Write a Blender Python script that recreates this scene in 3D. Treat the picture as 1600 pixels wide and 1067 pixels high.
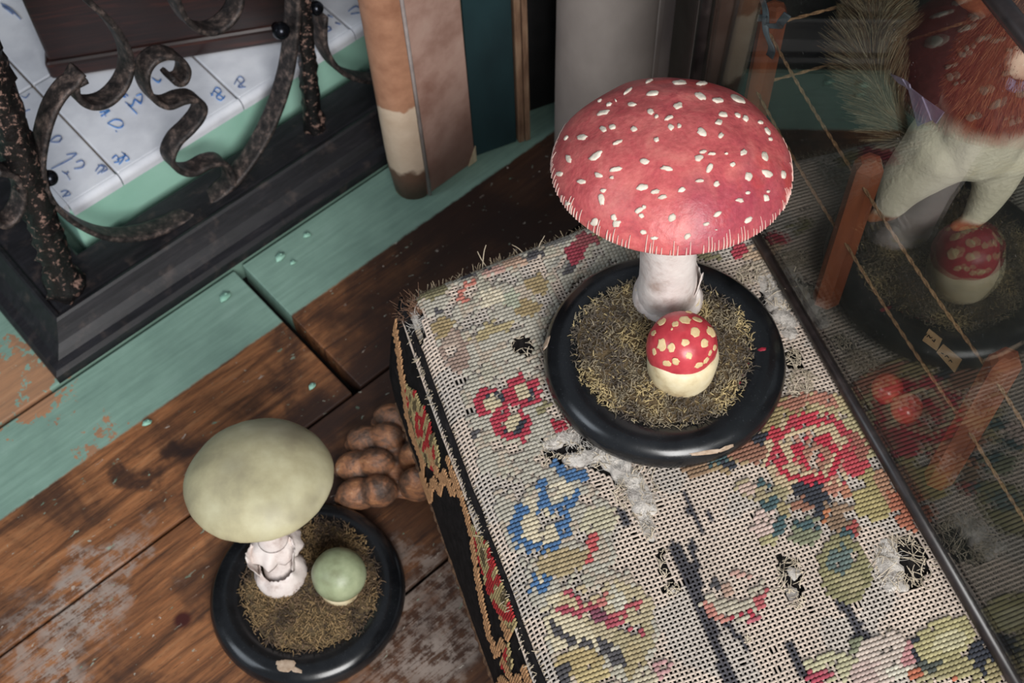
import bpy, bmesh, math, random
from mathutils import Vector, Matrix, noise
from mathutils.bvhtree import BVHTree
random.seed(11)
R = math.radians
for o in list(bpy.data.objects): bpy.data.objects.remove(o)
sc = bpy.context.scene
col = sc.collection

# ------------------------------------------------------------------ camera
F, PITCH, ROLL = 2050.0, R(32.4), R(2.0)          # focal length in pixels of a 1600 px wide frame
CAMZ, HS = 0.965, 0.255                           # camera height, stool top height
_n = Vector((math.sin(PITCH)*math.sin(ROLL), math.sin(PITCH)*math.cos(ROLL), math.cos(PITCH)))
_up = -_n
_f = Vector((0, 0, 1)); _Y = (_f - _n*_f.dot(_n)).normalized(); _X = _Y.cross(_up)
MW = Matrix((_X, _Y, _up))                        # camera (x right, y down, z forward) -> world
CAM = Vector((0, 0, CAMZ))
cd = bpy.data.cameras.new('camera'); cam = bpy.data.objects.new('camera', cd); col.objects.link(cam)
cd.sensor_width = 36; cd.lens = F/1600*36; cd.clip_start = .01
flip = Matrix(((1, 0, 0), (0, -1, 0), (0, 0, -1)))
cam.matrix_world = Matrix.Translation(CAM) @ (MW @ flip).to_4x4()
cd.dof.use_dof = True; cd.dof.focus_distance = .70; cd.dof.aperture_fstop = 19
sc.camera = cam

# ------------------------------------------------------------------ light
w = bpy.data.worlds.new('world'); sc.world = w; w.use_nodes = True
w.node_tree.nodes['Background'].inputs[0].default_value = (.80, .88, 1, 1)
w.node_tree.nodes['Background'].inputs[1].default_value = .27
def area(name, loc, target, sx, sy, power, color):
    l = bpy.data.lights.new(name, 'AREA'); l.shape = 'RECTANGLE'; l.size = sx; l.size_y = sy; l.energy = power; l.color = color
    o = bpy.data.objects.new(name, l); col.objects.link(o); o.location = loc
    o.rotation_euler = (Vector(target)-Vector(loc)).to_track_quat('-Z', 'Y').to_euler(); return o
area('window_daylight', (.42, -1.20, 1.50), (0.04, .42, .2), .9, 1.1, 56, (1, .985, .965))
area('side_window_daylight', (-2.0, -.3, 1.9), (-.2, .6, .05), .9, 1.2, 15, (.82, .91, 1))
sc.view_settings.view_transform = 'Standard'; sc.view_settings.look = 'None'
sc.view_settings.exposure = 0.0; sc.view_settings.gamma = 1; sc.view_settings.use_curve_mapping = False

# ------------------------------------------------------------------ helpers
def ray(x, y): return MW @ Vector(((x-800)/F, (y-533.5)/F, 1))
def at(x, y, z):                                   # point at height z
    d = ray(x, y); return CAM + d*((z-CAMZ)/d.z)
def onplane(x, y, P, N):
    d = ray(x, y); return CAM + d*((P-CAM).dot(N)/d.dot(N))
def proj(P):
    q = MW.transposed() @ (P-CAM); return (800+F*q.x/q.z, 533.5+F*q.y/q.z)
def lin(c):
    return tuple(((v/255)/12.92 if v/255 <= .04045 else ((v/255+.055)/1.055)**2.4) for v in c) + (1.0,)
def nz(x, y, z=0.0, s=1.0): return noise.noise(Vector((x*s, y*s, z*s+7.3)))

class MB:
    def __init__(s): s.v = []; s.f = []; s.c = []; s.smooth = True
    def pt(s, p, c=None): s.v.append(tuple(p)); s.c.append(c or (1, 1, 1, 1)); return len(s.v)-1
    def box(s, o, x, y, z, c=None):                # o corner, three edge vectors
        o = Vector(o); x = Vector(x); y = Vector(y); z = Vector(z)
        b = len(s.v)
        for p in (o, o+x, o+x+y, o+y, o+z, o+x+z, o+x+y+z, o+y+z): s.pt(p, c)
        fs = [(0,3,2,1),(4,5,6,7),(0,1,5,4),(1,2,6,5),(2,3,7,6),(3,0,4,7)]
        if x.cross(y).dot(z) < 0: fs = [t[::-1] for t in fs]
        s.f += [tuple(b+i for i in t) for t in fs]
    def tube(s, path, rad, n=6, c=None, cap=True, flat=None, flatdir=None):
        P = [Vector(p) for p in path]; m = len(P)
        rr = rad if isinstance(rad, (list, tuple)) else [rad]*m
        b = len(s.v); prev = None
        for i in range(m):
            t = (P[min(i+1, m-1)]-P[max(i-1, 0)]).normalized()
            if prev is None:
                a = Vector((0, 0, 1)) if abs(t.z) < .9 else Vector((1, 0, 0))
                if flatdir is not None: a = Vector(flatdir)
                e1 = (a - t*a.dot(t)).normalized()
            else:
                a = Vector(flatdir) if flatdir is not None else prev
                e1 = (a - t*a.dot(t)).normalized()
            prev = e1; e2 = t.cross(e1)
            cc = c[i] if isinstance(c, list) else c
            for k in range(n):
                an = 2*math.pi*(k+.5)/n
                s.pt(P[i] + (e1*math.cos(an) + e2*math.sin(an)*(flat or 1))*rr[i], cc)
        for i in range(m-1):
            for k in range(n):
                q = b+i*n; s.f.append((q+k, q+(k+1) % n, q+n+(k+1) % n, q+n+k))
        if cap and n > 2:
            s.f.append(tuple(b+k for k in reversed(range(n)))); s.f.append(tuple(b+(m-1)*n+k for k in range(n)))
    def bar(s, path, wdir, wid, thk, c=None):       # flat bar: wid along wdir, thk across
        P = [Vector(p) for p in path]; m = len(P); b = len(s.v); wdir = Vector(wdir).normalized()
        for i in range(m):
            t = (P[min(i+1, m-1)]-P[max(i-1, 0)]).normalized()
            e2 = wdir.cross(t).normalized()
            for (p, q) in ((-.5,-.38),(-.38,-.5),(.38,-.5),(.5,-.38),(.5,.38),(.38,.5),(-.38,.5),(-.5,.38)): s.pt(P[i]+wdir*wid*p+e2*thk*q, c)
        n = 8
        for i in range(m-1):
            for k in range(n):
                q = b+i*n; s.f.append((q+k, q+(k+1) % n, q+n+(k+1) % n, q+n+k))
        s.f.append(tuple(b+k for k in reversed(range(n)))); s.f.append(tuple(b+(m-1)*n+k for k in range(n)))
    def lathe(s, prof, n=48, o=(0, 0, 0), fn=None, c=None):
        b = len(s.v); o = Vector(o); m = len(prof)
        for i, (r, z) in enumerate(prof):
            for k in range(n):
                an = 2*math.pi*k/n; p = Vector((r*math.cos(an), r*math.sin(an), z))
                if fn: p = fn(p, an, i)
                s.pt(o+p, c)
        for i in range(m-1):
            for k in range(n):
                q = b+i*n; s.f.append((q+k, q+(k+1) % n, q+n+(k+1) % n, q+n+k))
        return b
    def ell(s, ctr, rx, ry=None, rz=None, rot=None, nu=16, nv=10, c=None):
        ry = ry or rx; rz = rz or rx; ctr = Vector(ctr); b = len(s.v)
        for i in range(1, nv):
            for k in range(nu):
                a = math.pi*i/nv; t = 2*math.pi*k/nu
                p = Vector((rx*math.sin(a)*math.cos(t), ry*math.sin(a)*math.sin(t), rz*math.cos(a)))
                if rot: p = rot @ p
                s.pt(ctr+p, c)
        T = Vector((0, 0, rz)); T = rot @ T if rot else T
        top = s.pt(ctr+T, c); bot = s.pt(ctr-T, c)
        for i in range(nv-2):
            for k in range(nu):
                q = b+i*nu; s.f.append((q+k, q+nu+k, q+nu+(k+1) % nu, q+(k+1) % nu))
        for k in range(nu):
            s.f.append((top, b+k, b+(k+1) % nu)); q = b+(nv-2)*nu; s.f.append((bot, q+(k+1) % nu, q+k))
    def strand(s, path, r0, r1, c=None, wd=None):   # cheap 3-sided hair
        P = [Vector(p) for p in path]; m = len(P)
        s.tube(P, [r0+(r1-r0)*i/(m-1) for i in range(m)], 3, c, cap=False)
    def build(s, name, mat, parent=None, smooth=None, origin=None):
        me = bpy.data.meshes.new(name)
        o0 = Vector(origin) if origin is not None else Vector((0, 0, 0))
        me.from_pydata([tuple(Vector(p)-o0) for p in s.v] if origin is not None else s.v, [], s.f)
        if any(c != (1, 1, 1, 1) for c in s.c):
            at_ = me.color_attributes.new('Col', 'FLOAT_COLOR', 'POINT')
            at_.data.foreach_set('color', [x for c in s.c for x in c])
        me.materials.append(mat)
        if s.smooth if smooth is None else smooth: me.polygons.foreach_set('use_smooth', [True]*len(me.polygons))
        me.update()
        o = bpy.data.objects.new(name, me); col.objects.link(o)
        if parent is not None:
            o.parent = parent; o.location = o0 - parent_world(parent)
        else: o.location = o0
        return o
def parent_world(p):
    q = Vector((0, 0, 0))
    while p is not None: q += p.location; p = p.parent
    return q
def tag(o, label=None, cat=None, group=None, kind=None):
    if label: o['label'] = label
    if cat: o['category'] = cat
    if group: o['group'] = group
    if kind: o['kind'] = kind
    return o
def thing(name, label, cat, loc, group=None):
    o = bpy.data.objects.new(name, None); col.objects.link(o); o.location = loc; o.empty_display_size = .02
    return tag(o, label, cat, group)
def bevel(o, w=.002, seg=2):
    m = o.modifiers.new('bevel', 'BEVEL'); m.width = w; m.segments = seg; m.limit_method = 'ANGLE'; m.angle_limit = R(40); return o
def remesh(o, vox, smooth=4):
    m = o.modifiers.new('remesh', 'REMESH'); m.mode = 'VOXEL'; m.voxel_size = vox; m.use_smooth_shade = True
    if smooth:
        m = o.modifiers.new('smooth', 'SMOOTH'); m.iterations = smooth; m.factor = .5
    return o
def spline(pts, n=6):                               # Catmull-Rom
    P = [Vector(p) for p in pts]; out = []
    for i in range(len(P)-1):
        p0 = P[max(i-1, 0)]; p1 = P[i]; p2 = P[i+1]; p3 = P[min(i+2, len(P)-1)]
        for k in range(n):
            t = k/n
            out.append(.5*((2*p1)+(p2-p0)*t+(2*p0-5*p1+4*p2-p3)*t*t+(3*p1-p0-3*p2+p3)*t**3))
    return out+[P[-1]]

# ------------------------------------------------------------------ materials
class NT:
    def __init__(s, name):
        s.m = bpy.data.materials.new(name); s.m.use_nodes = True; s.t = s.m.node_tree; s.b = s.t.nodes['Principled BSDF']; s.out = s.t.nodes['Material Output']
    def n(s, typ, **kw):
        x = s.t.nodes.new(typ)
        for k, v in kw.items(): setattr(x, k, v)
        return x
    def l(s, a, b): s.t.links.new(a, b)
    def val(s, x, i, v):
        if hasattr(v, 'is_output'): s.l(v, x.inputs[i])
        else: x.inputs[i].default_value = v
    def coord(s, scale=(1, 1, 1), rot=(0, 0, 0), kind='Object', loc=(0, 0, 0)):
        t = s.n('ShaderNodeTexCoord'); m = s.n('ShaderNodeMapping'); s.l(t.outputs[kind], m.inputs[0])
        m.inputs['Scale'].default_value = scale; m.inputs['Rotation'].default_value = rot; m.inputs['Location'].default_value = loc; return m.outputs[0]
    def noise(s, vec, scale, detail=4, rough=.55, dist=0):
        x = s.n('ShaderNodeTexNoise'); s.l(vec, x.inputs['Vector']); x.inputs['Scale'].default_value = scale; x.inputs['Detail'].default_value = detail
        x.inputs['Roughness'].default_value = rough; x.inputs['Distortion'].default_value = dist; return x.outputs['Fac']
    def voro(s, vec, scale, feature='F1', out='Distance'):
        x = s.n('ShaderNodeTexVoronoi'); x.feature = feature; s.l(vec, x.inputs['Vector']); x.inputs['Scale'].default_value = scale; return x.outputs[out]
    def ramp(s, fac, stops):
        x = s.n('ShaderNodeValToRGB'); s.l(fac, x.inputs[0]); e = x.color_ramp.elements
        while len(e) < len(stops): e.new(.5)
        for k, (p, c) in zip(e, stops):
            k.position = p; k.color = lin(c) if len(c) == 3 and max(c) > 1.01 else (tuple(c)+(1,))[:4]
        return x.outputs[0]
    def step(s, fac, a, b, lo=0, hi=1):
        x = s.n('ShaderNodeMapRange'); x.interpolation_type = 'SMOOTHSTEP'; s.val(x, 0, fac)
        for i, v in zip((1, 2, 3, 4), (a, b, lo, hi)): x.inputs[i].default_value = v
        return x.outputs[0]
    def math(s, op, a, b=0.0):
        x = s.n('ShaderNodeMath', operation=op); s.val(x, 0, a); s.val(x, 1, b); return x.outputs[0]
    def mix(s, fac, a, b, mode='MIX'):
        x = s.n('ShaderNodeMix', data_type='RGBA', blend_type=mode); s.val(x, 0, fac)
        for i, v in ((6, a), (7, b)):
            if hasattr(v, 'is_output'): s.l(v, x.inputs[i])
            else: x.inputs[i].default_value = lin(v)
        return x.outputs[2]
    def sep(s, v):
        x = s.n('ShaderNodeSeparateXYZ'); s.l(v, x.inputs[0]); return x.outputs
    def dist(s, v, p):
        x = s.n('ShaderNodeVectorMath', operation='DISTANCE'); s.l(v, x.inputs[0]); x.inputs[1].default_value = p; return x.outputs['Value']
    def bump(s, h, strength=.3, d=.002):
        x = s.n('ShaderNodeBump'); s.l(h, x.inputs['Height']); x.inputs['Strength'].default_value = strength; x.inputs['Distance'].default_value = d
        s.l(x.outputs[0], s.b.inputs['Normal'])
    def set(s, color=None, rough=None, **kw):
        if color is not None:
            if hasattr(color, 'is_output'): s.l(color, s.b.inputs['Base Color'])
            else: s.b.inputs['Base Color'].default_value = lin(color)
        if rough is not None: s.val(s.b, 'Roughness', rough)
        for k, v in kw.items(): s.val(s.b, k.replace('_', ' '), v)
        return s.m
def mottled(name, stops, scale=40, rough=.6, bump=.2, bd=.001, detail=5, stretch=(1, 1, 1), spec=.4):
    t = NT(name); v = t.coord(stretch); f = t.noise(v, scale, detail); c = t.ramp(f, stops)
    t.bump(t.noise(v, scale*4, 4), bump, bd); return t.set(c, rough, Specular_IOR_Level=spec)
def vcol(name, rough=.8, spec=.2, fuzz=0.0, sheen=0.0):
    t = NT(name); a = t.n('ShaderNodeAttribute'); a.attribute_name = 'Col'
    v = t.coord(); c = a.outputs['Color']
    if fuzz: c = t.mix(fuzz, c, t.ramp(t.noise(v, 900, 3), [(.3, (90, 85, 80)), (.7, (235, 230, 220))]), 'OVERLAY')
    return t.set(c, rough, Specular_IOR_Level=spec, Sheen_Weight=sheen)

PA = R(40.1); U = Vector((math.cos(PA), math.sin(PA), 0)); V = Vector((-math.sin(PA), math.cos(PA), 0)); Z = Vector((0, 0, 1))
def uvz(u, v, z=0): return U*u + V*v + Z*z
def uvof(p): return (p.dot(U), p.dot(V))

# ------------------------------------------------------------------ floor
def floor_mat():
    t = NT('old_floorboards'); c0 = t.coord((1, 1, 1)); uvv = t.coord((1, 1, 1), (0, 0, -PA))
    g = t.coord((5, 70, 20), (0, 0, 0)); 
    m = t.n('ShaderNodeMapping'); t.l(uvv, m.inputs[0]); m.inputs['Scale'].default_value = (6, 75, 30)
    rnd = t.n('ShaderNodeObjectInfo').outputs['Random']
    off = t.n('ShaderNodeVectorMath', operation='ADD'); t.l(m.outputs[0], off.inputs[0])
    cx = t.n('ShaderNodeCombineXYZ'); t.l(t.math('MULTIPLY', rnd, 37.0), cx.inputs[0]); t.l(cx.outputs[0], off.inputs[1])
    gr = t.noise(off.outputs[0], 1.6, 7, .62, .9)
    fine = t.noise(off.outputs[0], 7, 5, .7)
    wood = t.ramp(gr, [(.28, (66, 46, 33)), (.42, (124, 86, 58)), (.56, (164, 116, 78)), (.75, (192, 148, 108))])
    wood = t.mix(.45, wood, t.ramp(fine, [(.3, (70, 45, 32)), (.7, (190, 150, 112))]), 'OVERLAY')
    # dark wear and damp stains, plus shade painted in near stool and books
    big = t.noise(uvv, 7.5, 5, .6, .6)
    st = t.step(t.math('ADD', big, t.math('MULTIPLY', t.math('SUBTRACT', fine, .5), .25)), .50, .62)
    wood = t.mix(t.math('MULTIPLY', st, .75), wood, (46, 32, 27))
    pores = t.step(t.noise(off.outputs[0], 16, 3, .7), .58, .66); wood = t.mix(t.math('MULTIPLY', pores, .55), wood, (40, 26, 20))
    def blob(p, r, k=.05):
        d = t.dist(c0, p); d = t.math('ADD', d, t.math('MULTIPLY', t.math('SUBTRACT', t.noise(c0, 22, 4), .5), k*3)); return t.step(d, r*.4, r*1.2, 1, 0)
    for (x, y, r, k) in ((470, 700, .06, .8), (235, 735, .022, .85), (345, 745, .05, .55), (600, 640, .10, .75), (760, 470, .16, .85), (330, 870, .03, .6), (720, 1000, .12, .72), (560, 540, .05, .45), (840, 300, .14, .85)):
        p = at(x, y, 0); wood = t.mix(t.math('MULTIPLY', blob(p, r), k), wood, (44, 29, 24))  # stains, and painted shade around the stool, toadstools and books
    # grey scuffed, bleached bare wood
    for (x, y, r, k) in ((110, 970, .045, .75), (150, 920, .03, .7), (230, 860, .02, .5), (60, 1040, .04, .6), (700, 960, .05, .5), (640, 1050, .05, .5), (620, 880, .03, .4)):
        p = at(x, y, 0); f = t.math('MULTIPLY', blob(p, r), t.step(t.math('ADD', t.math('MULTIPLY', fine, .35), t.math('MULTIPLY', t.noise(c0, 70, 6, .7), .65)), .44, .56)); wood = t.mix(t.math('MULTIPLY', f, k), wood, (158, 144, 134))
    p = at(285, 968, 0); d = t.dist(c0, p); wood = t.mix(t.step(d, .004, .009, 1, 0), wood, (62, 22, 16))
    p = at(245, 965, 0); wood = t.mix(t.step(t.dist(c0, p), .001, .003, .4, 0), wood, (62, 32, 16))
    # specks of old paint
    sv = t.coord((1, 1, 1), (0, 0, -PA)); ms = t.n('ShaderNodeMapping'); t.l(sv, ms.inputs[0]); ms.inputs['Scale'].default_value = (.5, 1, 1)
    sp = t.noise(ms.outputs[0], 210, 3, .6, .4); spm = t.math('MULTIPLY', t.step(sp, .655, .69), t.step(t.noise(uvv, 28, 3), .42, .56))
    wood = t.mix(t.math('MULTIPLY', spm, .8), wood, t.ramp(t.noise(uvv, 60, 2), [(.4, (112, 148, 128)), (.6, (196, 184, 172))]))
    # painted border
    y = t.sep(uvv)[1]; x = t.sep(uvv)[0]
    e = t.math('ADD', y, t.math('MULTIPLY', t.math('SUBTRACT', t.noise(uvv, 60, 5, .7), .5), .0045))
    gm = t.step(e, .6195, .6225)
    green = t.ramp(t.noise(uvv, 16, 6, .6), [(.3, (124, 152, 140)), (.55, (138, 168, 154)), (.75, (150, 178, 166))])
    green = t.mix(.3, green, t.ramp(t.noise(off.outputs[0], 3, 5), [(.35, (90, 110, 100)), (.65, (165, 170, 165))]), 'OVERLAY')
    # worn places in the paint
    wn = t.noise(uvv, 46, 5, .7)
    pw = at(30, 600, 0); near = t.step(t.dist(c0, pw), .02, .07, .30, 0.0)
    pw2 = at(160, 690, 0); near2 = t.step(t.dist(c0, pw2), .005, .05, .22, 0.0)
    chip = t.step(t.math('ADD', t.math('ADD', wn, near), near2), .69, .72)
    green = t.mix(chip, green, t.mix(.5, wood, (186, 148, 118)))
    c = t.mix(gm, wood, green)
    rough = t.math('SUBTRACT', .62, t.math('MULTIPLY', gr, .22))
    h = t.math('ADD', t.math('MULTIPLY', fine, .5), t.math('MULTIPLY', gm, .5)); t.bump(h, .35, .0012)
    return t.set(c, rough, Specular_IOR_Level=.45)
MF = floor_mat()
dark = mottled('dark_void', [(.3, (14, 11, 10)), (.7, (24, 19, 16))], 30, .95)
fl = MB(); fl.box(uvz(-1.0, -.70, -.05), U*2.6, V*2.2, Z*.024)
floor = tag(fl.build('floor', dark, smooth=False), kind='structure')
bounds = [-.69, -.515, -.342, -.168, .005, .180, .352, .521, .697, .872, 1.047, 1.222, 1.395]
joints = {6: [.95], 7: [.264], 8: [.86], 5: [-.55], 4: [.42], 9: [.2]}
for i in range(len(bounds)-1):
    g = .0016 if i != 7 else .0012
    cuts = [-.95] + joints.get(i, []) + [1.55]
    for a, b in zip(cuts[:-1], cuts[1:]):
        m = MB(); ga = .0046 if i == 7 else .0015
        v0 = bounds[i]+(g if i not in (8,) else .0032); v1 = bounds[i+1]-g
        m.box(uvz(a+ga, v0, -.0262), U*(b-a-2*ga), V*(v1-v0), Z*(.0262 + random.uniform(-.0006, 0)))
        bevel(m.build('floorboard', MF, floor, smooth=False), .0012, 2)
# curled flakes of paint
paintm = mottled('pale_green_paint', [(.3, (128, 182, 158)), (.7, (164, 208, 188))], 60, .6)
for (x, y, s) in ((438, 402, .006), (352, 464, .0065), (458, 411, .003), (480, 368, .004), (488, 604, .004), (230, 661, .0045)):
    c = at(x, y, .0006); m = MB(); n = 5; b0 = len(m.v); an = random.uniform(-.4, .4)
    ring = [c + (U*math.cos(an)+V*math.sin(an))*s*p + (V*math.cos(an)-U*math.sin(an))*s*q + Z*h for p, q, h in ((-1, -.3, 0), (-.3, -.55, .0002), (.6, -.4, 0), (1, .1, .0004), (.3, .5, .0022), (-.6, .4, .0014))]
    top = [m.pt(p+Z*.0006) for p in ring]; bot = [m.pt(p) for p in ring]; m.f.append(tuple(top)); m.f.append(tuple(reversed(bot)))
    for k in range(6): m.f.append((top[k], bot[k], bot[(k+1) % 6], top[(k+1) % 6]))
    tag(m.build('paint_flake', paintm, floor), 'curled flake of lifting paint')

# ------------------------------------------------------------------ back wall
wallm = mottled('dark_wall', [(.3, (26, 22, 20)), (.7, (38, 32, 28))], 12, .9)
m = MB(); m.box(uvz(-1.0, 1.40, 0), U*2.6, V*.05, Z*1.6); tag(m.build('wall_back', wallm, smooth=False), kind='structure')

# ------------------------------------------------------------------ hearth with painted tiles
HT = .08
greenm = NT('green_gloss_paint'); _v = greenm.coord((1, 1, 1), (0, 0, -PA))
greenm.bump(greenm.noise(_v, 40, 4), .15, .001)
greenm = greenm.set(greenm.ramp(greenm.noise(_v, 14, 5), [(.3, (146, 194, 174)), (.7, (168, 212, 194))]), .38, Specular_IOR_Level=.5)
hv = uvof(at(300, 205, HT))[1]
hv = (uvof(at(100, 330, HT))[1]+uvof(at(432, 128, HT))[1])/2
HU = uvof(at(100, 330, HT))[0]
m = MB(); m.box(uvz(HU+.004, hv+.004, 0), U*1.0, V*.50, Z*(HT-.008))
hearth = tag(bevel(m.build('hearth', greenm, smooth=False), .004, 3), 'raised green hearth topped with old blue and white tiles', kind='structure')
glaze = NT('tin_glaze'); _v = glaze.coord(); glaze.bump(glaze.noise(_v, 55, 3), .12, .002)
glaze = glaze.set(glaze.ramp(glaze.noise(_v, 30, 5), [(.25, (196, 198, 206)), (.6, (222, 224, 230)), (.8, (230, 231, 234))]), .16, Specular_IOR_Level=.6)
groutm = mottled('grout', [(.3, (112, 98, 84)), (.7, (150, 136, 118))], 80, .9)
blue = mottled('cobalt_painting', [(.3, (40, 84, 150)), (.7, (86, 140, 200))], 120, .3)
blue2 = mottled('faded_cobalt_painting', [(.3, (64, 84, 130)), (.7, (120, 140, 176))], 120, .3)
m = MB(); m.box(uvz(HU+.016, hv+.016, HT-.008), U*.98, V*.48, Z*.0035); m.build('grout', groutm, hearth, smooth=False)
ju = (uvof(at(170, 259, HT))[0] + uvof(at(360, 142, HT))[0]-.13)/2; T = .13; tiles = {}
bn = .0062
for i in range(-1, 5):
    for j in range(3):
        a = ju+i*T; b = hv+bn+(j*(T+.003)+.010 if j else 0); m = MB()
        a0 = max(a+.0009, HU+bn); m.box(uvz(a0, b, HT-.0075), U*(a+T-.0009-a0), V*(T+.0012+(.010 if j == 0 else 0)), Z*(.0075+(.0 if j == 0 else random.uniform(0, .0015))))
        tiles[i, j] = bevel(m.build('tile', glaze, hearth, smooth=False), .0016, 3)
    m = MB(); a = max(ju+i*T, HU+.006); aw = ju+i*T+T-a               # rounded edge tile
    pr = [(hv+bn-.0002, HT-.009)] + [(hv+.006-.006*math.sin(k*math.pi/2/6), HT-.006+.006*math.cos(k*math.pi/2/6)) for k in range(7)] + [(hv, HT-.011), (hv+.0055, HT-.011)]
    pr.insert(1, (hv+bn-.0002, HT))
    n = len(pr); i0 = [m.pt(uvz(a+.0006, p, q)) for p, q in pr]; i1 = [m.pt(uvz(a+aw-.0006, p, q)) for p, q in pr]
    for k in range(n): m.f.append((i0[k], i0[(k+1) % n], i1[(k+1) % n], i1[k]))
    m.f.append(tuple(reversed(i0))); m.f.append(tuple(i1)); m.build('edge_tile', glaze, hearth, smooth=False)
for j in range(3):                                     # rounded tiles down the left end
    m = MB(); b = hv+.0062 if j == 0 else hv+bn+.010+j*(T+.003); bw = hv+bn+.010+(j+1)*(T+.003)-b-.001
    pq = [(p-hv+HU, q) for p, q in pr]; i0 = [m.pt(uvz(p, b, q)) for p, q in pq]; i1 = [m.pt(uvz(p, b+bw, q)) for p, q in pq]
    for k in range(n): m.f.append((i0[k], i1[k], i1[(k+1) % n], i0[(k+1) % n]))
    m.f.append(tuple(i0)); m.f.append(tuple(reversed(i1))); m.build('edge_tile', glaze, hearth, smooth=False)
def brush(pts, mat, tile, w=.0011, name='painted_mark', zz=HT+.0006):
    m = MB(); P = spline([at(x, y, zz) for x, y in pts], 4) if len(pts) > 2 else [at(x, y, zz) for x, y in pts]
    m.tube(P, [w*1.45*(.6+.4*math.sin(math.pi*(k+.5)/len(P))) for k in range(len(P))], 6, None, True, .25, None); 
    return m
def marks(strokes, mat, key, name, w=.0011):
    M = MB()
    for s in strokes:
        q = brush(s, mat, None, w); b = len(M.v); M.v += q.v; M.c += q.c; M.f += [tuple(b+i for i in f) for f in q.f]
    return M.build(name, mat, tiles[key])
# A.D. with the small flourish above it
marks([[(156, 176), (171, 172)], [(158, 182), (172, 173)], [(163, 175), (165, 182)], [(168, 193), (180, 187), (191, 190), (192, 197), (183, 200), (168, 193)], [(181, 205), (182.5, 206)]], blue, (0, 0), 'painted_lettering', .0010)
marks([[(186, 148), (196, 152), (190, 143), (200, 150)], [(196, 160), (206, 166), (211, 156), (220, 162), (222, 148), (213, 150)], [(200, 164), (214, 178)], [(238, 122), (247, 129), (252, 124)]], blue, (0, 0), 'painted_mark', .0013)
marks([[(175, 248), (182, 243), (186, 252), (178, 254)], [(186, 257), (192, 250), (196, 240)], [(190, 238), (202, 248), (196, 252)], [(183, 250), (197, 243)]], blue, (0, 0), 'corner_motif', .0009)
marks([[(330, 150), (338, 137), (346, 143), (338, 152), (345, 157), (352, 150)], [(334, 142), (350, 154)], [(329, 146), (333, 149)]], blue, (0, 0), 'corner_motif', .0009)
# 12 and companions on the tile beside
marks([[(74, 225), (86, 214), (95, 213), (97, 218)], [(80, 222), (92, 222), (96, 216)]], blue2, (-1, 0), 'painted_numeral', .0009)
marks([[(80, 264), (100, 254), (113, 247)], [(104, 242), (120, 240), (113, 246)]], blue2, (-1, 0), 'painted_numeral', .0009)
marks([[(97, 268), (104, 272), (107, 268)], [(104, 272), (109, 281)], [(119, 254), (128, 251), (132, 256), (128, 262), (116, 264)]], blue2, (-1, 0), 'painted_numeral', .0011)
marks([[(149, 268), (158, 258), (168, 264), (158, 270)], [(152, 272), (163, 262), (153, 258)]], blue2, (-1, 0), 'corner_motif', .0009)
marks([[(95, 300), (104, 298), (110, 304), (101, 307)], [(98, 308), (107, 299)]], blue2, (-1, 0), 'corner_motif', .0009)
marks([[(33, 150), (40, 153), (46, 146)], [(32, 178), (42, 173), (47, 171)], [(33, 200), (44, 200)]], blue2, (-1, 0), 'painted_mark', .0007)
marks([[(366, 132), (374, 120), (382, 126), (372, 136), (384, 136)], [(370, 124), (380, 136)]], blue2, (1, 0), 'corner_motif', .0009)
marks([[(504, 48), (512, 42), (518, 46), (508, 51)], [(512, 24), (520, 27)], [(524, 36), (532, 38)]], blue2, (2, 0), 'painted_mark', .0010)
marks([[(544, 18), (556, 10), (566, 16)], [(548, 22), (562, 20)]], blue2, (3, 0), 'painted_mark', .0009)
marks([[(8, 126), (17, 131), (20, 124)], [(11, 132), (16, 122)]], blue2, (-1, 1), 'corner_motif', .0009)
marks([[(2, 6), (18, 16), (32, 30)], [(4, 10), (20, 22)]], blue2, (-1, 1), 'painted_mark', .0018)

# mahogany box standing on the tiles
mah = NT('mahogany'); _v = mah.coord((3, 3, 40)); _g = mah.noise(_v, 5, 6, .6, 1)
mah = mah.set(mah.ramp(_g, [(.3, (20, 10, 9)), (.55, (40, 19, 15)), (.75, (72, 34, 24))]), .34, Specular_IOR_Level=.5)
A = at(80, 128, HT+.0005); B = at(470, 65, HT+.0005); bd = (B-A).normalized(); bp = Vector((-bd.y, bd.x, 0)); bl = (B-A).length+.02
bx = thing('mahogany_box', 'dark mahogany box standing on the blue and white tiles', 'box', A+bd*bl/2+bp*.07)
m = MB(); m.box(A+bp*.004+bd*.004+Z*.02, bd*(bl-.008), bp*.132, Z*.20); bevel(m.build('body', mah, bx, smooth=False), .003)
m = MB(); m.box(A+Z*.0004, bd*bl, bp*.14, Z*.022); bevel(m.build('plinth', mah, bx, smooth=False), .005, 3)
m = MB(); m.box(A-bp*.002-bd*.002+Z*.2205, bd*(bl+.004), bp*.144, Z*.016); bevel(m.build('lid', mah, bx, smooth=False), .004, 3)

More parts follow.
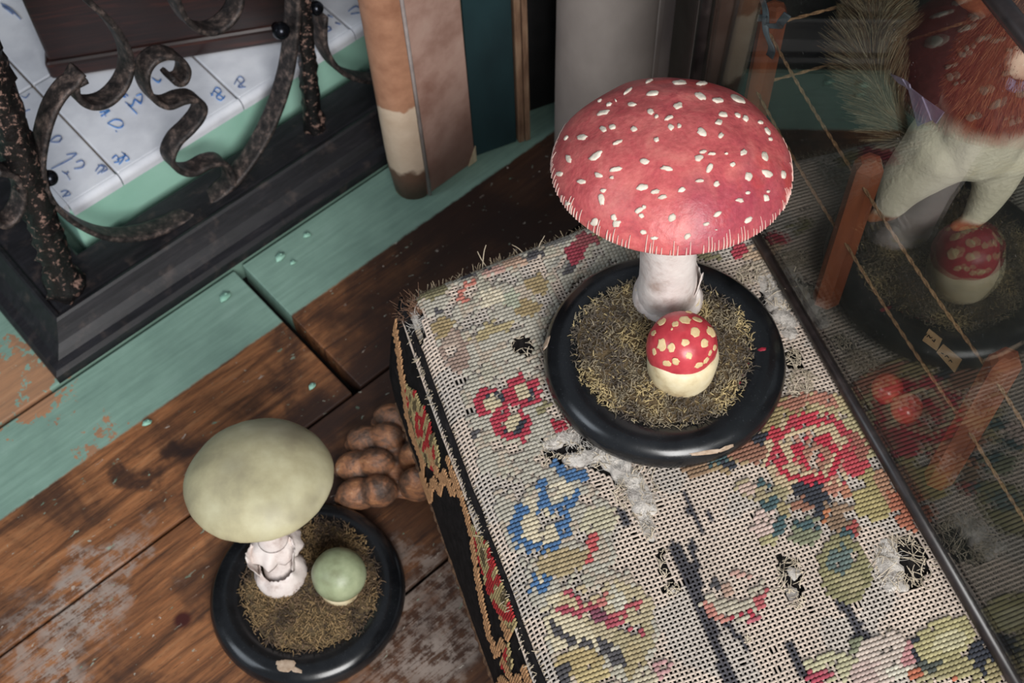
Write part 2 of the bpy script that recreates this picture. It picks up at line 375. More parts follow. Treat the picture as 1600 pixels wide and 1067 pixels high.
# ------------------------------------------------------------------ iron fender
ironm = NT('rusty_iron'); _v = ironm.coord(); _n1 = ironm.noise(_v, 130, 6, .7); _n2 = ironm.noise(_v, 420, 4, .7)
_c = ironm.ramp(_n1, [(.36, (26, 24, 25)), (.52, (62, 55, 53)), (.62, (104, 90, 84)), (.75, (150, 128, 118))])
ironm.bump(_n2, .5, .001); ironm = ironm.set(_c, .55, Metallic=.25)
postm = NT('flaking_black_iron'); _v = postm.coord(); _n1 = postm.noise(_v, 170, 5, .7)
_c = postm.ramp(_n1, [(.50, (16, 14, 14)), (.57, (34, 29, 28)), (.61, (132, 104, 94)), (.75, (158, 130, 116))])
postm.bump(postm.noise(_v, 240, 4), .6, .0015); postm = postm.set(_c, .42, Specular_IOR_Level=.5)
ballm = NT('dark_steel').set((34, 36, 42), .22, Metallic=.8)
fwm = NT('ebonised_wood'); _v = fwm.coord((8, 8, 8), (0, 0, -PA)); _m = fwm.n('ShaderNodeMapping'); fwm.l(_v, _m.inputs[0]); _m.inputs['Scale'].default_value = (1, 6, 6)
_n1 = fwm.noise(_m.outputs[0], 3, 6, .65); _n3 = fwm.noise(_v, 9, 5, .6)
_c = fwm.mix(fwm.step(_n3, .52, .80, 0, .40), fwm.ramp(_n1, [(.3, (16, 16, 19)), (.6, (32, 31, 35)), (.8, (54, 50, 51))]), (92, 78, 72))
fwm.bump(_n1, .25, .001); fwm = fwm.set(_c, .46, Specular_IOR_Level=.45)
fu, fv = uvof(at(94, 600, 0)); FH = .04
fend = thing('iron_fender', 'black fender with wrought iron scrollwork on a moulded wooden frame', 'fender', uvz(fu, fv, 0))
prof = [(0, .0004), (0, .010), (.003, .014), (.010, .0155), (.013, .019), (.018, .024), (.023, .032), (.027, .039), (.029, FH+.001), (.032, FH), (.034, FH-.0025), (.037, FH-.002), (.077, FH-.002), (.079, FH-.004), (.079, .0004)]
def rail(kind, L):
    m = MB(); n = len(prof)
    for e in (0, 1):
        for s, z in prof:
            if kind == 'front': p = uvz(fu+s if e == 0 else fu+L, fv+s, z)
            else: p = uvz(fu+s, fv+s if e == 0 else fv+L, z)
            m.pt(p)
    for k in range(n): 
        t = (k, (k+1) % n, n+(k+1) % n, n+k); m.f.append(t[::-1] if kind == 'front' else t)
    m.f.append(tuple(range(n)) if kind == 'front' else tuple(reversed(range(n)))); m.f.append(tuple(reversed(range(n, 2*n))) if kind == 'front' else tuple(range(n, 2*n)))
    return m
rail('front', .62).build('base_rail', fwm, fend, smooth=False);
rail('side', .40).build('base_rail', fwm, fend, smooth=False)
# the screen leans a little: its posts, scrolls and balls lie in one plane
PB1 = at(490, 197, FH); PB0 = at(102, 452, FH)
def slopes(su, sv):
    out = []
    for Bp in (PB1, PB0):
        D = (Z + U*su + V*sv).normalized(); p = proj(Bp); q = proj(Bp+D*.12); out.append((q[0]-p[0])/(q[1]-p[1]))
    return out
best = min(((abs(slopes(a*.02, b*.02)[0]-.10)+abs(slopes(a*.02, b*.02)[1]-.34)+.02*(abs(a)+abs(b))*.1, a*.02, b*.02) for a in range(-5, 16) for b in range(-12, 13)))
DS = (Z + U*best[1] + V*best[2]).normalized(); BU = (PB1-PB0).normalized(); NS = BU.cross(DS).normalized()
if NS.dot(V) < 0: NS = -NS
def sp(x, y): return onplane(x, y, PB0, NS)
def rough_post(Bp, L, r, amp):
    m = MB(); n = 14; k = 46
    for i in range(k+1):
        t = i/k; c = Bp + DS*(L*t - .003)
        for j in range(n):
            an = 2*math.pi*j/n + t*2.0
            e = BU*math.cos(an) + NS*math.sin(an)
            rr = r*(1.0+amp*.5*(abs((t*26+j/n) % 1-.5)*2-.5)) + r*amp*.8*nz(e.x*3+Bp.x*9, e.y*3, t*30)
            if t < .05: rr *= 1.25
            m.pt(c+e*rr)
    for i in range(k):
        for j in range(n):
            q = i*n; m.f.append((q+j, q+(j+1) % n, q+n+(j+1) % n, q+n+j))
    m.f.append(tuple(k*n+j for j in range(n))); return m
rough_post(PB1, .30, .0082, .35).build('post', postm, fend)
rough_post(PB0, .30, .0125, .55).build('post', postm, fend)
def scroll(pts, w=.019, th=.0048, taper=False):
    P = spline([sp(x, y) for x, y in pts], 7); m = MB(); m.bar(P, NS, w, th); o = m.build('scroll', ironm, fend); return o
scroll([(128, 118), (100, 135), (78, 168), (64, 215), (60, 262), (74, 305), (108, 340), (160, 364), (215, 364), (270, 345), (330, 308), (380, 258), (420, 190), (445, 118), (455, 50), (458, -20), (456, -80)])
scroll([(352, 298), (358, 272), (345, 250), (322, 252), (298, 264), (276, 262), (262, 244), (272, 218), (292, 198), (308, 178), (312, 160), (300, 150), (280, 152), (258, 160), (240, 154), (226, 136), (222, 112), (232, 92), (252, 82), (274, 86), (286, 102), (282, 120), (270, 124), (262, 116)])
scroll([(122, 108), (112, 128), (118, 150), (138, 160), (164, 154), (186, 132), (197, 104), (194, 74), (180, 46), (160, 22), (138, 2), (112, -24)])
scroll([(262, -40), (272, 0), (286, 26), (306, 42), (328, 44), (350, 32), (366, 8), (372, -30)])
scroll([(500, 20), (500, 62), (512, 90), (532, 110), (560, 120), (600, 122), (650, 108), (690, 70), (710, 10)])
scroll([(-30, 330), (0, 345), (22, 330), (30, 300), (18, 270), (-10, 262)])
for (x, y, r) in ((78, 278, .0066), (439, 48, .0078), (494, 13, .0066)):
    m = MB(); c = sp(x, y); m.ell(c, r, nu=20, nv=14); m.tube([c, c+NS*.009], r*.5, 10); m.build('rivet_ball', ballm, fend)

# ------------------------------------------------------------------ books by the hearth
leather = NT('worn_tan_leather'); _v = leather.coord(); _z = leather.sep(_v)[2]; _n1 = leather.noise(_v, 34, 5, .65)
_c = leather.ramp(_n1, [(.3, (150, 104, 80)), (.6, (180, 132, 104)), (.8, (194, 150, 124))])
_h = leather.math('ADD', _z, leather.math('MULTIPLY', leather.math('SUBTRACT', leather.noise(_v, 16, 4), .5), .09))
_c = leather.mix(leather.step(_h, .118, .122, 1, 0), _c, leather.ramp(_n1, [(.3, (206, 180, 154)), (.7, (226, 204, 180))]))
_c = leather.mix(leather.step(_h, .048, .056, 1, 0), _c, leather.ramp(_n1, [(.3, (92, 66, 52)), (.7, (120, 88, 70))]))
_c = leather.mix(leather.step(_h, .004, .010, 1, 0), _c, leather.ramp(_n1, [(.3, (170, 144, 112)), (.7, (196, 172, 142))]))
leather.bump(leather.noise(_v, 160, 4), .3, .001); leather = leather.set(_c, .55)
board = NT('pink_brown_board'); _v = board.coord(); _n1 = board.noise(_v, 22, 6, .65)
_c = board.ramp(_n1, [(.3, (150, 112, 98)), (.55, (184, 150, 136)), (.8, (200, 170, 156))])
_h = board.math('ADD', board.sep(_v)[2], board.math('MULTIPLY', board.math('SUBTRACT', board.noise(_v, 20, 4), .5), .10))
_c = board.mix(board.step(_h, .02, .12, .75, 0), _c, (96, 66, 56)); board.bump(_n1, .2, .001); board = board.set(_c, .6)
teal = mottled('dark_teal_cloth', [(.3, (22, 44, 48)), (.7, (32, 58, 62))], 30, .7, stretch=(1, 1, .4))
edgeb = mottled('brown_board_edge', [(.3, (92, 66, 50)), (.5, (132, 102, 80)), (.75, (164, 136, 110))], 60, .8, stretch=(2, 2, .3))
blackm = mottled('black_cloth', [(.3, (16, 16, 18)), (.7, (28, 27, 28))], 50, .8)
paper = mottled('old_page_edges', [(.3, (170, 150, 120)), (.7, (205, 190, 160))], 90, .9, stretch=(6, 6, .4))
rollm = NT('grey_beige_cloth'); _v = rollm.coord((1, 1, .6)); _n1 = rollm.noise(_v, 14, 5)
rollm.bump(rollm.noise(rollm.coord((400, 400, 400)), 1, 2), .15, .0006); rollm = rollm.set(rollm.ramp(_n1, [(.3, (134, 124, 118)), (.7, (166, 155, 147))]), .85)
vell = mottled('pale_vellum', [(.3, (186, 174, 166)), (.7, (208, 196, 188))], 30, .6)
def slab(m, p0, du, dv, h, tilt=Vector((0, 0, 0))): m.box(p0, du, dv, Z*h + tilt)
tl = -U*.030*0 - Vector((.030, .0, 0))*1.0
pA = at(668, 306, 0); pB = at(743, 252, 0); bu = (pB-pA).normalized(); bv = Vector((-bu.y, bu.x, 0)); L1 = (pB-pA).length; TL = -bu*.010 + bv*(-.004)
t = thing('tan_folio', 'tall folio with peach worn leather spine and pinkish board', 'book', pA+bu*L1/2)
h = .46
m = MB(); slab(m, pA+Z*.001, bu*L1, bv*.004, h, TL*1.6); bevel(m.build('front_board', board, t, smooth=False), .0012)
m = MB(); slab(m, pA+bv*.034+Z*.001, bu*L1, bv*.004, h, TL*1.6); bevel(m.build('rear_board', board, t, smooth=False), .0012)
m = MB(); slab(m, pA+bu*.004+bv*.0042+Z*.004, bu*(L1-.008), bv*.0296, h-.008, TL*1.6); m.build('page_block', paper, t, smooth=False)
m = MB(); n = 13; ks = 14                             # rounded spine
ctr0 = pA+bv*.019
for i in range(ks+1):
    f = i/ks; zc = .0004 + h*f; off = TL*1.6*f
    for j in range(n):
        an = math.pi*(j/(n-1)); e = -bv*math.cos(an)*.0205 - bu*math.sin(an)*.021
        wob = 1+.03*nz(j*.7, i*.6) - (.10 if i == 0 else 0)
        m.pt(ctr0+off+e*wob+Z*zc)
for i in range(ks):
    for j in range(n-1): q = i*n; m.f.append((q+j, q+n+j, q+n+j+1, q+j+1))
for q in (0, ks*n): m.f.append(tuple(q+j for j in range(n)))
m.build('spine', leather, t)
m = MB(); m.tube([pA+bv*(-.0016)+bu*.002+Z*.002, pA+bv*(-.0016)+bu*.002+TL*1.6+Z*h], .0018, 8); m.build('joint_piping', mottled('grey_piping', [(.3, (150, 138, 134)), (.7, (186, 176, 172))], 60, .5), t)
m = MB(); cz = pA+bu*(L1-.010)-bv*.0006+Z*.0015; k = [m.pt(p) for p in (cz, cz+bu*.0105, cz+bu*.0105+Z*.022+TL*.07, cz-bv*.001, cz+bu*.0105-bv*.001, cz+bu*.0105+Z*.022+TL*.07-bv*.001)]
m.f += [(3, 4, 5), (0, 2, 1), (0, 1, 4, 3), (1, 2, 5, 4), (2, 0, 3, 5)]; m.build('frayed_corner', paper, t, smooth=False)
pC = pB+bu*.0025+bv*.004; pD = at(812, 226, 0)+bv*.004; cu = (pD-pC).normalized(); cv_ = Vector((-cu.y, cu.x, 0)); L2 = (pD-pC).length
t = thing('teal_book', 'dark teal cloth book with a frayed brown board edge', 'book', pC+cu*L2/2)
m = MB(); slab(m, pC+Z*.001, cu*L2, cv_*.004, .46, TL); bevel(m.build('front_board', teal, t, smooth=False), .001)
m = MB(); slab(m, pC+cv_*.0045+Z*.003, cu*(L2-.004), cv_*.02, .452, TL); m.build('page_block', paper, t, smooth=False)
m = MB(); slab(m, pC+cv_*.025+Z*.001, cu*L2, cv_*.004, .46, TL); bevel(m.build('rear_board', teal, t, smooth=False), .001)
m = MB(); slab(m, pD+cu*.001-cv_*.003+Z*.001, cu*.0062, cv_*.03, .462, TL); bevel(m.build('board_edge', edgeb, t, smooth=False), .001)
m = MB(); slab(m, pD+cu*.0078-cv_*.0035+Z*.001, cu*.0055, cv_*.03, .462, TL); bevel(m.build('board_edge', edgeb, t, smooth=False), .001)
p = pD+cu*.022+cv_*.03
t = thing('gap_filler_book', 'black cloth volume added to fill the dark gap between teal book and pale roll', 'book', p+cu*.02)  # added black slabs where only a dark gap lies
m = MB(); slab(m, p+Z*.001, cu*.05, cv_*.004, .44); bevel(m.build('front_board', blackm, t, smooth=False), .001)
m = MB(); slab(m, p+cv_*.005+Z*.003, cu*.046, cv_*.03, .43); m.build('page_block', paper, t, smooth=False)
m = MB(); slab(m, p+cv_*.036+Z*.001, cu*.05, cv_*.004, .44); bevel(m.build('rear_board', blackm, t, smooth=False), .001)
c = at(946, 262, 0)
t = thing('cloth_roll', 'tall thick grey-beige roll standing behind the red toadstool cap', 'roll', c)
m = MB(); n = 48
def rollfn(p, an, i): return Vector((p.x*(1+.012*math.sin(an*3)), p.y*(1+.012*math.sin(an*3)), p.z))
m.lathe([(0, .0005), (.046, .0005), (.0485, .003), (.0488, .1), (.0482, .25), (.0488, .40), (.0485, .456), (.046, .4585), (.012, .4585), (.011, .44), (0, .44)], n, c, rollfn); m.build('rolled_cloth', rollm, t)
a = R(-50); e = Vector((math.cos(a), math.sin(a), 0)); m = MB(); m.bar([c+e*.0492+Z*.002, c+e*.0492+Z*.457], Vector((-e.y, e.x, 0)), .006, .0016); m.build('outer_edge', rollm, t)
c = at(1060, 232, 0); du = Vector((.97, .24, 0)); dv = Vector((-.24, .97, 0))
t = thing('vellum_book', 'pale vellum book squeezed beside the glass case corner', 'book', c+du*.02)
m = MB(); slab(m, c+Z*.001, du*.015, dv*.12, .46); bevel(m.build('board', vell, t, smooth=False), .003)
m = MB(); slab(m, c+du*.016+dv*.003+Z*.003, du*.004, dv*.115, .45); m.build('page_block', blackm, t, smooth=False)
m = MB(); slab(m, c+du*.021+Z*.001, du*.020, dv*.12, .46); bevel(m.build('spine_board', vell, t, smooth=False), .003)

# ------------------------------------------------------------------ footstool
SO = at(628, 462, HS); SA = R(17.6)
AX = Vector((math.cos(SA), math.sin(SA), 0)); BX = Vector((math.sin(SA), -math.cos(SA), 0))
SW, SD = .50, .47
def bmin(a): return -.103*max(a, 0)
def ztop(a, b):
    z = 0.0; e = .016
    if a < e: z -= .011*((e-a)/e)**2
    d = b-bmin(a)
    if d < .012: z -= .008*((.012-d)/.012)**2
    return HS + z + .0012*nz(a*14, b*14)
def S(a, b, dz=0.0): return SO + AX*a + BX*b + Z*(ztop(a, b)-HS+dz)
def ab(x, y):
    p = at(x, y, HS)-SO; return p.dot(AX), p.dot(BX)
stool = thing('footstool', 'low square footstool in threadbare floral needlepoint with carved paw feet', 'footstool', Vector((SO.x, SO.y, 0))+AX*.25+BX*.235)
woolm = mottled('black_wool_felt', [(.3, (18, 17, 18)), (.6, (32, 30, 31)), (.8, (50, 46, 46))], 160, .95, .5, .001, spec=.1)
hairm = NT('dark_horsehair'); _v = hairm.coord((500, 60, 60), (0, 0, .5)); hairm.bump(hairm.noise(_v, 1, 4), .6, .001)
hairm = hairm.set(hairm.ramp(hairm.noise(_v, 1, 4), [(.35, (22, 20, 20)), (.6, (40, 37, 36)), (.8, (66, 60, 56))]), .9, Specular_IOR_Level=.15)
# seat: domed block of stuffing, then side skirts
m = MB(); na, nb = 40, 44; idx = {}
for i in range(na+1):
    for j in range(nb+1):
        a = -.002 + (SW+.002)*i/na; b0 = bmin(a); b = b0 + (SD-b0)*j/nb
        idx[i, j] = m.pt(S(a, b, -.0030))
for i in range(na):
    for j in range(nb): m.f.append((idx[i, j], idx[i, j+1], idx[i+1, j+1], idx[i+1, j]))
ring = [idx[i, 0] for i in range(na+1)] + [idx[na, j] for j in range(1, nb+1)] + [idx[i, nb] for i in range(na-1, -1, -1)] + [idx[0, j] for j in range(nb-1, 0, -1)]
low = [m.pt(Vector((m.v[k][0], m.v[k][1], .125))+AX*.004) for k in ring]
for k in range(len(ring)): q = (k+1) % len(ring); m.f.append((ring[k], ring[q], low[q], low[k]))
m.f.append(tuple(reversed(low))); m.build('seat_stuffing', hairm, stool)
VZ = .116
def side_a(t): return .001 - .0165*math.sin(t*math.pi*.62) - .0*t   # t 0 top, 1 bottom
def side(b, t): return SO + AX*side_a(t) + BX*b + Z*((HS-.007)*(1-t)+VZ*t - HS)
m = MB(); nb, nt = 60, 10; idx = {}
for j in range(nb+1):
    for k in range(nt+1):
        b = -.004 + (SD+.004)*j/nb; idx[j, k] = m.pt(side(b, k/nt) + AX*.0009*nz(b*60, k*.6)); 
for j in range(nb):
    for k in range(nt): m.f.append((idx[j, k], idx[j, k+1], idx[j+1, k+1], idx[j+1, k]))
o = m.build('side_valance', woolm, stool); sl = o.modifiers.new('thick', 'SOLIDIFY'); sl.thickness = .002; sl.offset = 1
m = MB()                                             # far side and far edge of the skirt
for (p0, du, L) in ((SO+AX*-.004+BX*bmin(0)+AX*.004, (AX+BX*-.103).normalized(), .5), ):
    n = Vector((du.y, -du.x, 0))
    m.box(p0 + Z*(VZ-HS) - n*-.001, du*L, n*.003, Z*(HS-.009-VZ))
m.build('back_valance', woolm, stool, smooth=False)
braidm = mottled('brown_braid', [(.3, (70, 50, 38)), (.6, (112, 84, 62)), (.8, (140, 110, 84))], 300, .9, .6, .001)
m = MB(); P = [side(-.004+(SD+.004)*k/160, 1.0) + AX*(-.001 + .0007*math.sin(k*2.2)) + Z*.0007*math.cos(k*2.2) for k in range(161)]; m.tube(P, .0026, 6); m.build('braid', braidm, stool)

# ---- needlepoint pattern, given as patches on the canvas
def inpoly(x, y, P):
    c = False; j = len(P)-1
    for i in range(len(P)):
        if (P[i][1] > y) != (P[j][1] > y) and x < (P[j][0]-P[i][0])*(y-P[i][1])/(P[j][1]-P[i][1])+P[i][0]: c = not c
        j = i
    return c
def inell(x, y, e):
    dx, dy = x-e[0], y-e[1]; a = R(e[4]) if len(e) > 4 else 0
    p = (dx*math.cos(a)+dy*math.sin(a))/e[2]; q = (-dx*math.sin(a)+dy*math.cos(a))/e[3]; return p*p+q*q <= 1
ZONE = [(640,470),(700,428),(760,400),(850,370),(905,345),(1000,350),(1010,420),(900,440),(860,500),(845,560),(850,640),(880,690),(850,700),(830,722),(850,732),(900,745),(930,770),(962,800),(955,845),(962,870),(985,900),(1010,935),(1030,985),(1020,1030),(1000,1090),(870,1110),(850,1050),(800,900),(760,780),(720,670),(690,590),(650,500)]
SAGE, TAN, OCH, OLI, CREAM = (168,162,146), (172,156,136), (150,128,86), (126,118,82), (200,188,160)
RED, DRED, CORAL, PINK, DPINK = (176,44,62), (128,34,52), (190,104,88), (186,140,126), (178,84,96)
NAVY, TEAL, BLUE, CHAR, GRN, BRN, MINT = (44,48,58), (58,84,88), (58,100,150), (70,68,72), (116,120,92), (140,90,70), (158,162,138)
HOLES = [('e', 817,542,19,15,20), ('e', 876,703,24,10,-8), ('e', 906,697,14,14,0), ('e', 939,721,14,9,0), ('p', [(845,690),(905,676),(950,705),(990,735),(1012,775),(1016,815),(1022,845),(1010,842),(996,800),(975,765),(940,735),(900,728),(870,722)]),
         ('e', 1037,882,4,26,-12), ('e', 1050,920,11,9,0), ('e', 1232,893,15,26,-25), ('e', 1240,925,12,10,0), ('e', 1412,880,36,42,-15), ('e', 1432,888,20,18,0), ('e', 1240,562,10,14,0), ('e', 1218,460,28,40,20), ('e', 820,645,0,0), ('e', 645,490,12,40,-16), ('e', 1345,985,0,0), ('e',1050,1035,0,0)]
BARE = [('e',708,470,8,34,8),('e',735,505,22,10,-20),('e',835,425,20,20,0),('e',714,604,13,30,10),('e',738,450,9,22,20),('e',846,458,12,40,0),('e',690,570,10,30,-20),('e',780,592,10,7,0),('e',800,440,12,8,0),('e',790,700,24,8,15),('e',870,722,12,14,0),('e',812,770,8,20,0),('e',905,838,10,12,0),('e',890,868,22,10,-10),('e',905,905,7,28,-18),('e',800,512,16,8,-20),('e',968,888,14,10,0),('e',838,870,10,8,0)]
PAT = [ # order matters
 ('e',676,455,22,14,-20,OLI),('e',690,512,20,16,-15,OCH),('e',712,550,21,34,-12,(150,124,110)),('e',704,535,12,16,0,(160,138,122)),('e',823,484,22,13,0,OCH),('e',840,446,18,16,-20,OCH),('e',770,520,34,14,-20,(166,148,104)),('e',772,532,26,9,-20,SAGE),
 ('p',[(716,470),(722,452),(736,438),(746,432),(748,440),(736,452),(728,474)],CORAL),('p',[(752,424),(790,414),(792,424),(760,436)],(180,136,122)),('e',765,420,8,5,0,CHAR),('e',735,428,12,6,0,CHAR),('e',683,490,6,6,0,CHAR),
 ('e',770,465,20,14,0,CREAM),('e',800,470,14,10,0,MINT),('e',810,410,22,10,-20,(176,140,116)),('e',835,400,16,8,-20,CHAR),('e',870,378,22,8,-20,(130,126,120)),('e',880,415,20,14,0,(140,136,126)),('e',897,398,14,22,15,(150,44,60)),('e',918,375,18,12,0,(140,60,66)),('e',890,425,10,8,0,CHAR),('e',950,365,22,10,0,OLI),('e',748,495,7,5,0,CHAR),
 ('e',770,608,36,12,-30,SAGE),
 ('e',772,628,29,26,0,RED),('e',818,612,28,25,0,RED),('e',801,664,31,26,0,RED),('e',795,636,18,16,0,RED),('e',772,628,16,15,0,NAVY),('e',770,631,13,12,0,(186,170,134)),('e',820,614,17,13,0,NAVY),('e',817,611,13,11,0,(186,170,134)),('e',802,665,18,13,0,NAVY),('e',801,661,15,11,0,(186,170,134)),('e',812,640,6,4,0,NAVY),
 ('e',740,678,9,7,-20,CHAR),('e',872,666,17,10,5,(164,36,52)),('e',853,640,14,8,0,OLI),
 ('e',886,744,0,0,0,BLUE),('p',[(860,722),(876,722),(884,738),(905,738),(922,742),(920,756),(888,754),(872,744)],BLUE),('p',[(840,752),(852,740),(858,752),(850,765),(862,785),(856,790),(842,776)],BLUE),('p',[(872,790),(890,778),(904,764),(910,780),(894,796),(876,800)],BLUE),('e',880,766,18,10,0,CREAM),
 ('e',844,824,48,40,0,BLUE),('e',846,824,32,27,0,(196,182,150)),('p',[(838,800),(856,802),(876,812),(884,838),(872,842),(866,822),(848,812)],BLUE),('p',[(824,780),(842,786),(844,798),(826,796)],(190,178,150)),('e',844,908,13,19,10,BLUE),('e',842,904,6,8,0,(190,176,146)),
 ('p',[(924,834),(936,836),(932,862),(924,882),(912,878),(914,856)],(186,70,72)),('e',935,815,30,22,-20,(176,168,138)),('e',880,880,40,22,-15,(160,140,100)),
 ('e',900,970,56,50,0,(196,182,148)),('e',968,960,54,50,0,(176,160,124)),('e',905,940,30,24,0,(180,160,120)),('e',990,1000,30,26,0,(160,146,108)),
 ('p',[(878,924),(894,918),(912,930),(926,946),(952,960),(972,970),(1004,984),(1004,996),(980,990),(950,978),(924,970),(896,962),(872,960),(872,950),(898,950),(912,948)],(170,66,80)),('p',[(928,930),(940,918),(948,922),(946,950),(936,954)],(188,104,96)),('p',[(956,962),(970,946),(1002,938),(1006,948),(980,954),(966,970)],(176,72,80)),('e',965,938,12,16,0,(186,180,160)),('e',936,962,14,10,0,(120,60,78)),
 ('p',[(852,964),(872,974),(884,992),(912,1000),(930,1002),(926,1014),(890,1008),(864,992)],CHAR),('p',[(934,994),(948,1008),(968,1018),(978,1034),(970,1042),(952,1030),(938,1014)],CHAR),('e',905,1035,36,20,0,(168,146,96)),('e',880,1052,16,18,0,CHAR),('e',990,1035,16,30,0,(164,146,104)),('e',925,1055,26,18,0,(176,156,104)),('e',1035,1045,14,16,0,(180,130,130)),('e',1010,1062,24,14,0,(180,168,140)),
 ('e',1290,640,52,26,10,(176,156,112)),('e',1340,680,30,46,-28,(170,156,112)),('e',1222,650,40,26,-20,(150,130,84)),('e',1285,626,24,10,20,(176,110,90)),('e',1240,630,26,10,-20,(160,100,80)),
 ('e',1120,722,58,20,-8,(150,124,86)),('e',1168,708,30,18,0,BRN),('e',1120,716,20,13,0,TEAL),('e',1085,732,24,14,0,(140,108,80)),('e',1181,684,22,11,0,NAVY),('e',1140,730,12,8,0,NAVY),
 ('rose',1268,712,74,66),
 ('e',1336,716,20,32,-15,(186,56,66)),('e',1342,700,12,24,-20,(150,84,70)),('e',1270,656,24,9,8,(190,44,60)),('e',1212,680,14,12,0,(186,44,58)),('e',1216,716,12,12,0,(186,50,64)),('e',1292,768,22,12,-20,(168,106,86)),('e',1332,764,14,14,0,(176,110,80)),
 ('e',1264,770,28,14,10,NAVY),('e',1252,790,18,10,0,BRN),('e',1284,790,12,20,0,NAVY),('e',1290,800,6,16,10,(176,100,60)),('e',1310,795,20,9,0,(140,110,84)),('e',1320,822,28,13,10,(128,100,76)),('e',1334,826,8,12,0,(160,64,60)),('e',1322,835,14,5,0,TEAL),
 ('e',1362,775,28,42,-18,(158,142,88)),('e',1385,765,12,36,-30,(170,120,90)),('e',1408,800,13,38,-30,(168,92,66)),
 ('e',1172,766,26,15,15,(158,142,106)),('e',1168,764,12,9,0,(190,160,144)),('e',1190,758,10,5,20,TEAL),('e',1212,775,24,12,-30,(150,138,100)),('e',1205,790,14,14,0,TEAL),('e',1222,800,12,12,0,(150,134,92)),('e',1198,822,23,26,0,(196,168,156)),('e',1216,826,10,20,10,TEAL),('e',1200,846,14,10,0,(160,150,104)),
 ('e',1260,832,26,22,-20,GRN),('e',1262,822,20,8,0,TEAL),
 ('e',1320,890,40,54,-18,(130,124,84)),('e',1312,880,22,26,0,(86,104,100)),('e',1330,910,18,22,0,(150,140,100)),('e',1300,900,8,14,0,(150,140,96)),
 ('p',[(1094,944),(1108,930),(1140,944),(1160,938),(1176,920),(1194,908),(1200,924),(1192,950),(1170,970),(1146,984),(1120,968)],(176,166,144)),('p',[(1094,944),(1108,944),(1122,960),(1146,970),(1150,984),(1120,970)],(182,112,98)),('e',1165,960,10,6,0,RED),('e',1186,940,8,20,20,(178,78,82)),('e',1146,966,9,5,0,RED),('e',1175,968,10,5,0,DPINK),('e',1155,900,12,5,0,PINK),('e',1122,918,14,9,20,CHAR),('e',1138,925,18,5,50,(176,140,120)),
 ('e',1299,1042,40,24,0,(176,170,132)),('e',1275,1058,20,12,0,(170,60,78)),('e',1296,1050,8,8,0,DPINK),('e',1340,1015,16,14,0,GRN),('e',1384,1030,46,42,0,(190,172,158)),('e',1350,1050,20,20,0,(186,160,150)),('e',1420,1020,12,20,0,(180,120,120)),('e',1400,1052,20,14,0,(196,190,170)),('e',1436,1012,14,20,-20,NAVY),('e',1460,1040,24,14,-10,(70,76,70)),('e',1474,1000,48,32,-20,(164,154,104)),('e',1482,1004,26,16,-20,(176,168,128)),('e',1504,1050,40,22,0,(150,140,94)),('e',1535,1030,18,28,-20,NAVY),('e',1552,1052,12,24,0,(150,136,92)),('e',1492,1062,8,6,0,(190,100,70)),('e',1448,1062,24,10,0,(160,150,110)),('e',1430,1055,10,8,0,(186,96,66)),
 ('e',1180,395,20,14,0,(180,150,120)),('e',1155,394,13,12,0,(178,50,66)),('e',1110,400,24,10,0,OLI),('e',1190,420,18,12,0,TAN),
]
STRIPES = [((1066,770),(1096,835),4),((1052,852),(1094,940),8),((1094,940),(1142,1070),10),((1108,800),(1112,812),5),((1080,845),(1095,940),6),((1312,937),(1354,1000),8),((1340,990),(1352,1010),10),((1232,1010),(1262,1060),7),((968,800),(980,816),6),((1120,960),(1165,1010),5)]
def seg(x, y, s):
    (x0, y0), (x1, y1), w = s; dx, dy = x1-x0, y1-y0; t = max(0, min(1, ((x-x0)*dx+(y-y0)*dy)/(dx*dx+dy*dy))); return math.hypot(x-x0-dx*t, y-y0-dy*t) < w
def hit(x, y, s): return inell(x, y, s[1:6]) if s[0] == 'e' and s[3] > 0 else (inpoly(x, y, s[1]) if s[0] == 'p' else False)
def hole(x, y):
    wx = x + 5*nz(x*.06, y*.06); wy = y + 5*nz(x*.06+9, y*.06)
    return any(hit(wx, wy, h) for h in HOLES)
def stitch_colour(x, y):
    wx = x + 3.0*nz(x*.12, y*.12, 3)+random.gauss(0, 2.2); wy = y + 3.0*nz(x*.12+5, y*.12, 3)+random.gauss(0, 2.2)
    c = None; wear = nz(x*.035, y*.035, 11) + .5*nz(x*.11, y*.11, 4)
    if inpoly(wx, wy, ZONE) and not any(hit(wx, wy, b) for b in BARE) and wear > -.42:
        k = nz(x*.03, y*.03, 2); c = SAGE if k > -.12 else (TAN if k > -.3 else (166,160,140))
    for s in PAT:
        if s[0] == 'rose':
            dx, dy = wx-s[1], wy-s[2]; r = math.hypot(dx/s[3], dy/s[4])
            if r < 1:
                th = math.atan2(dy, dx); k = (r*2.3 - th/(2*math.pi) + .28*nz(x*.07, y*.07)) % 1
                c = (186, 38, 56) if k < .40 else ((178, 120, 100) if k < .52 else (184, 160, 122))
                if r > .78 and k < .5: c = (176, 50, 62)
                if r < .42 and k >= .45: c = (158, 106, 84)
        elif hit(wx, wy, s):
            c = s[-1]
    if c and wear < -.52: return None
    if c:
        g = (c[0]*.3+c[1]*.55+c[2]*.15); c = tuple(v*.74+(g*.6+q*.4)*.26 for v, q in zip(c, (170, 160, 148)))
    return c
PITCHC = .0027
NA, NB = int(.248/PITCHC), int((SD+.02)/PITCHC)
ABX = lambda i, j: (-.004+PITCHC*(i+.25*nz(i*.05, j*.05, 5)*2), -.022+PITCHC*(j+.25*nz(i*.05, j*.05, 9)*2))
cells = {}
for i in range(NA+1):
    for j in range(NB+1):
        a, b = ABX(i, j)
        if b < bmin(a)-.001 or b > SD: continue
        x, y = proj(SO+AX*a+BX*b); cells[i, j] = (a, b, x, y, hole(x, y))
